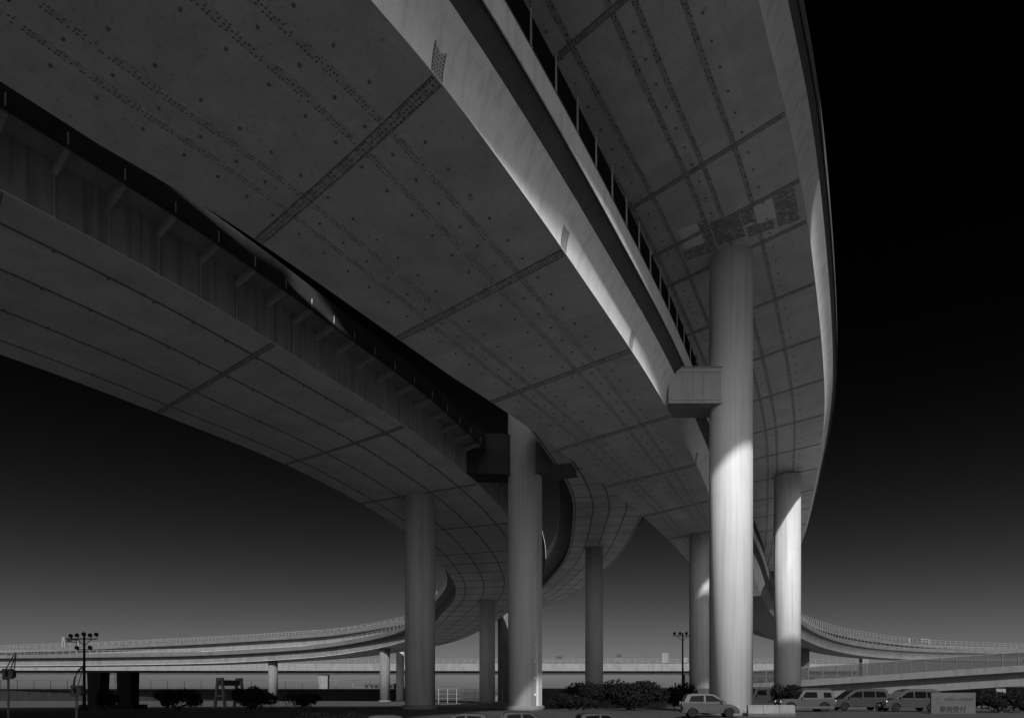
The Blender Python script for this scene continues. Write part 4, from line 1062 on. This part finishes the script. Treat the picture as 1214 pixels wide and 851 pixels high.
# ------------------------------------------------------------------ signboard
o = empty("signboard", (31.0, 46, 0), "grey framed signboard with large Japanese lettering", "sign", None, R(0))
o.location = (32.3, 50, 0)
SB = {}
for nm, z0, z1, v in (("head_panel", 1.27, 1.52, .045), ("name_panel", .79, 1.22, .038), ("notice_panel", -.42, .74, .038)):  # panel tones darkened in place of shade over the yard
    w0 = 3.15
    zz0 = z0
    MB().box((0, 0, (max(0, zz0) + z1) / 2), (w0, .08, z1 - max(0, zz0))).build(nm, mott("sign_" + nm, v, .5, amp=.12, scale=1.2), o)
mb = MB()
for z in (1.245, .765): mb.box((0, .005, z), (3.17, .09, .05))
for s_ in (-1, 1): mb.box((s_ * 1.6, .02, .76), (.06, .12, 1.54))
mb.build("frame", m_concd, o)
def text(body, size, x, z, parent, mat, nm):
    cu = bpy.data.curves.new(nm, "FONT"); cu.body = body; cu.size = size; cu.align_x = "CENTER"; cu.align_y = "CENTER"; cu.extrude = .004; cu.offset = .003 * size / .4
    t = bpy.data.objects.new(nm, cu); C.objects.link(t); t.rotation_euler = (R(90), 0, 0)
    dg = bpy.context.evaluated_depsgraph_get(); me = bpy.data.meshes.new_from_object(t.evaluated_get(dg)); bpy.data.objects.remove(t)
    me.materials.clear(); me.materials.append(mat)
    ob = bpy.data.objects.new(nm, me); C.objects.link(ob); ob.parent = parent; ob.rotation_euler = (R(90), 0, 0); ob.location = (x, -.047, z)
    return ob
text("車両受付", .5, -.05, .27, o, m_black, "lettering")
text("DYNAC LOGISTICS", .245, .4, 1.02, o, m_gloom, "lettering")
mb = MB()
for a_, c_ in (((-1.45, 0, 1.02), (-1.2, 0, 1.14)), ((-1.2, 0, 1.14), (-.95, 0, 1.1)), ((-1.3, 0, .86), (-1.0, 0, .98)), ((-1.0, 0, .98), (-1.25, 0, 1.06))):
    mb.bar((a_[0], -.05, a_[2]), (c_[0], -.05, c_[2]), .02, .045)
mb.build("emblem", m_concd, o)

# ------------------------------------------------------------------ camera, light, sky
cam = bpy.data.cameras.new("camera"); co = bpy.data.objects.new("camera", cam); C.objects.link(co)
co.location = (0, 0, CAM_Z); co.rotation_euler = (R(90), 0, 0)
cam.sensor_fit = "HORIZONTAL"; cam.sensor_width = 36; cam.lens = 24.0; cam.shift_y = .3225; cam.clip_end = 8000; cam.clip_start = .1
sc = bpy.context.scene; sc.camera = co

AUREOLE = 4.6
SUN_EL = 33.0; SUN = Vector((.0, -1.0))   # towards the sun, in plan
sl = bpy.data.lights.new("sun", "SUN"); sl.energy = 3.9; sl.angle = R(1.2); sl.color = (1, 1, 1)
so = bpy.data.objects.new("sun", sl); C.objects.link(so)
h = SUN.normalized() * math.cos(R(SUN_EL)); sd = Vector((h.x, h.y, math.sin(R(SUN_EL))))
so.rotation_euler = sd.to_track_quat("Z", "Y").to_euler(); so.location = (40, -80, 90)

w = bpy.data.worlds.new("World"); sc.world = w; w.use_nodes = True
nt = w.node_tree; L = nt.links; bg = nt.nodes["Background"]
sky = node(nt, "ShaderNodeTexSky", sky_type="NISHITA"); sky.sun_disc = False; sky.sun_elevation = R(SUN_EL)
sky.sun_rotation = math.atan2(SUN.x, SUN.y); sky.altitude = 0; sky.air_density = 1.0; sky.dust_density = 1.5
# red-filtered black and white sky: the red channel, steeply darker away from the horizon haze
sp = node(nt, "ShaderNodeSeparateColor"); L.new(sky.outputs[0], sp.inputs[0])
tc = node(nt, "ShaderNodeTexCoord"); sx = node(nt, "ShaderNodeSeparateXYZ"); L.new(tc.outputs["Generated"], sx.inputs[0])
mz = node(nt, "ShaderNodeMath", operation="MULTIPLY"); mz.inputs[1].default_value = -10.5; L.new(sx.outputs[2], mz.inputs[0])
ex = node(nt, "ShaderNodeMath", operation="EXPONENT"); L.new(mz.outputs[0], ex.inputs[0])
cl0 = node(nt, "ShaderNodeMath", operation="MINIMUM"); cl0.inputs[1].default_value = 1.0; L.new(ex.outputs[0], cl0.inputs[0])
# bright hazy aureole round the sun, behind the camera
dp = node(nt, "ShaderNodeVectorMath", operation="DOT_PRODUCT"); L.new(tc.outputs["Generated"], dp.inputs[0]); dp.inputs[1].default_value = tuple(sd)
mxd = node(nt, "ShaderNodeMath", operation="MAXIMUM"); mxd.inputs[1].default_value = 0.0; L.new(dp.outputs["Value"], mxd.inputs[0])
pw = node(nt, "ShaderNodeMath", operation="POWER"); pw.inputs[1].default_value = 10.0; L.new(mxd.outputs[0], pw.inputs[0])
cl = node(nt, "ShaderNodeMath", operation="MULTIPLY_ADD"); cl.inputs[1].default_value = AUREOLE; L.new(pw.outputs[0], cl.inputs[0]); L.new(cl0.outputs[0], cl.inputs[2])
mu = node(nt, "ShaderNodeMath", operation="MULTIPLY"); L.new(sp.outputs[0], mu.inputs[0]); L.new(cl.outputs[0], mu.inputs[1])
cb = node(nt, "ShaderNodeCombineColor")
for i in range(3): L.new(mu.outputs[0], cb.inputs[i])
L.new(cb.outputs[0], bg.inputs[0]); bg.inputs[1].default_value = .04

sc.view_settings.view_transform = "Standard"; sc.view_settings.look = "None"; sc.view_settings.exposure = 0.3; sc.view_settings.gamma = 1
sc.view_settings.use_curve_mapping = False
sc.render.engine = "CYCLES"; sc.cycles.use_denoising = True; sc.cycles.max_bounces = 6; sc.cycles.diffuse_bounces = 4
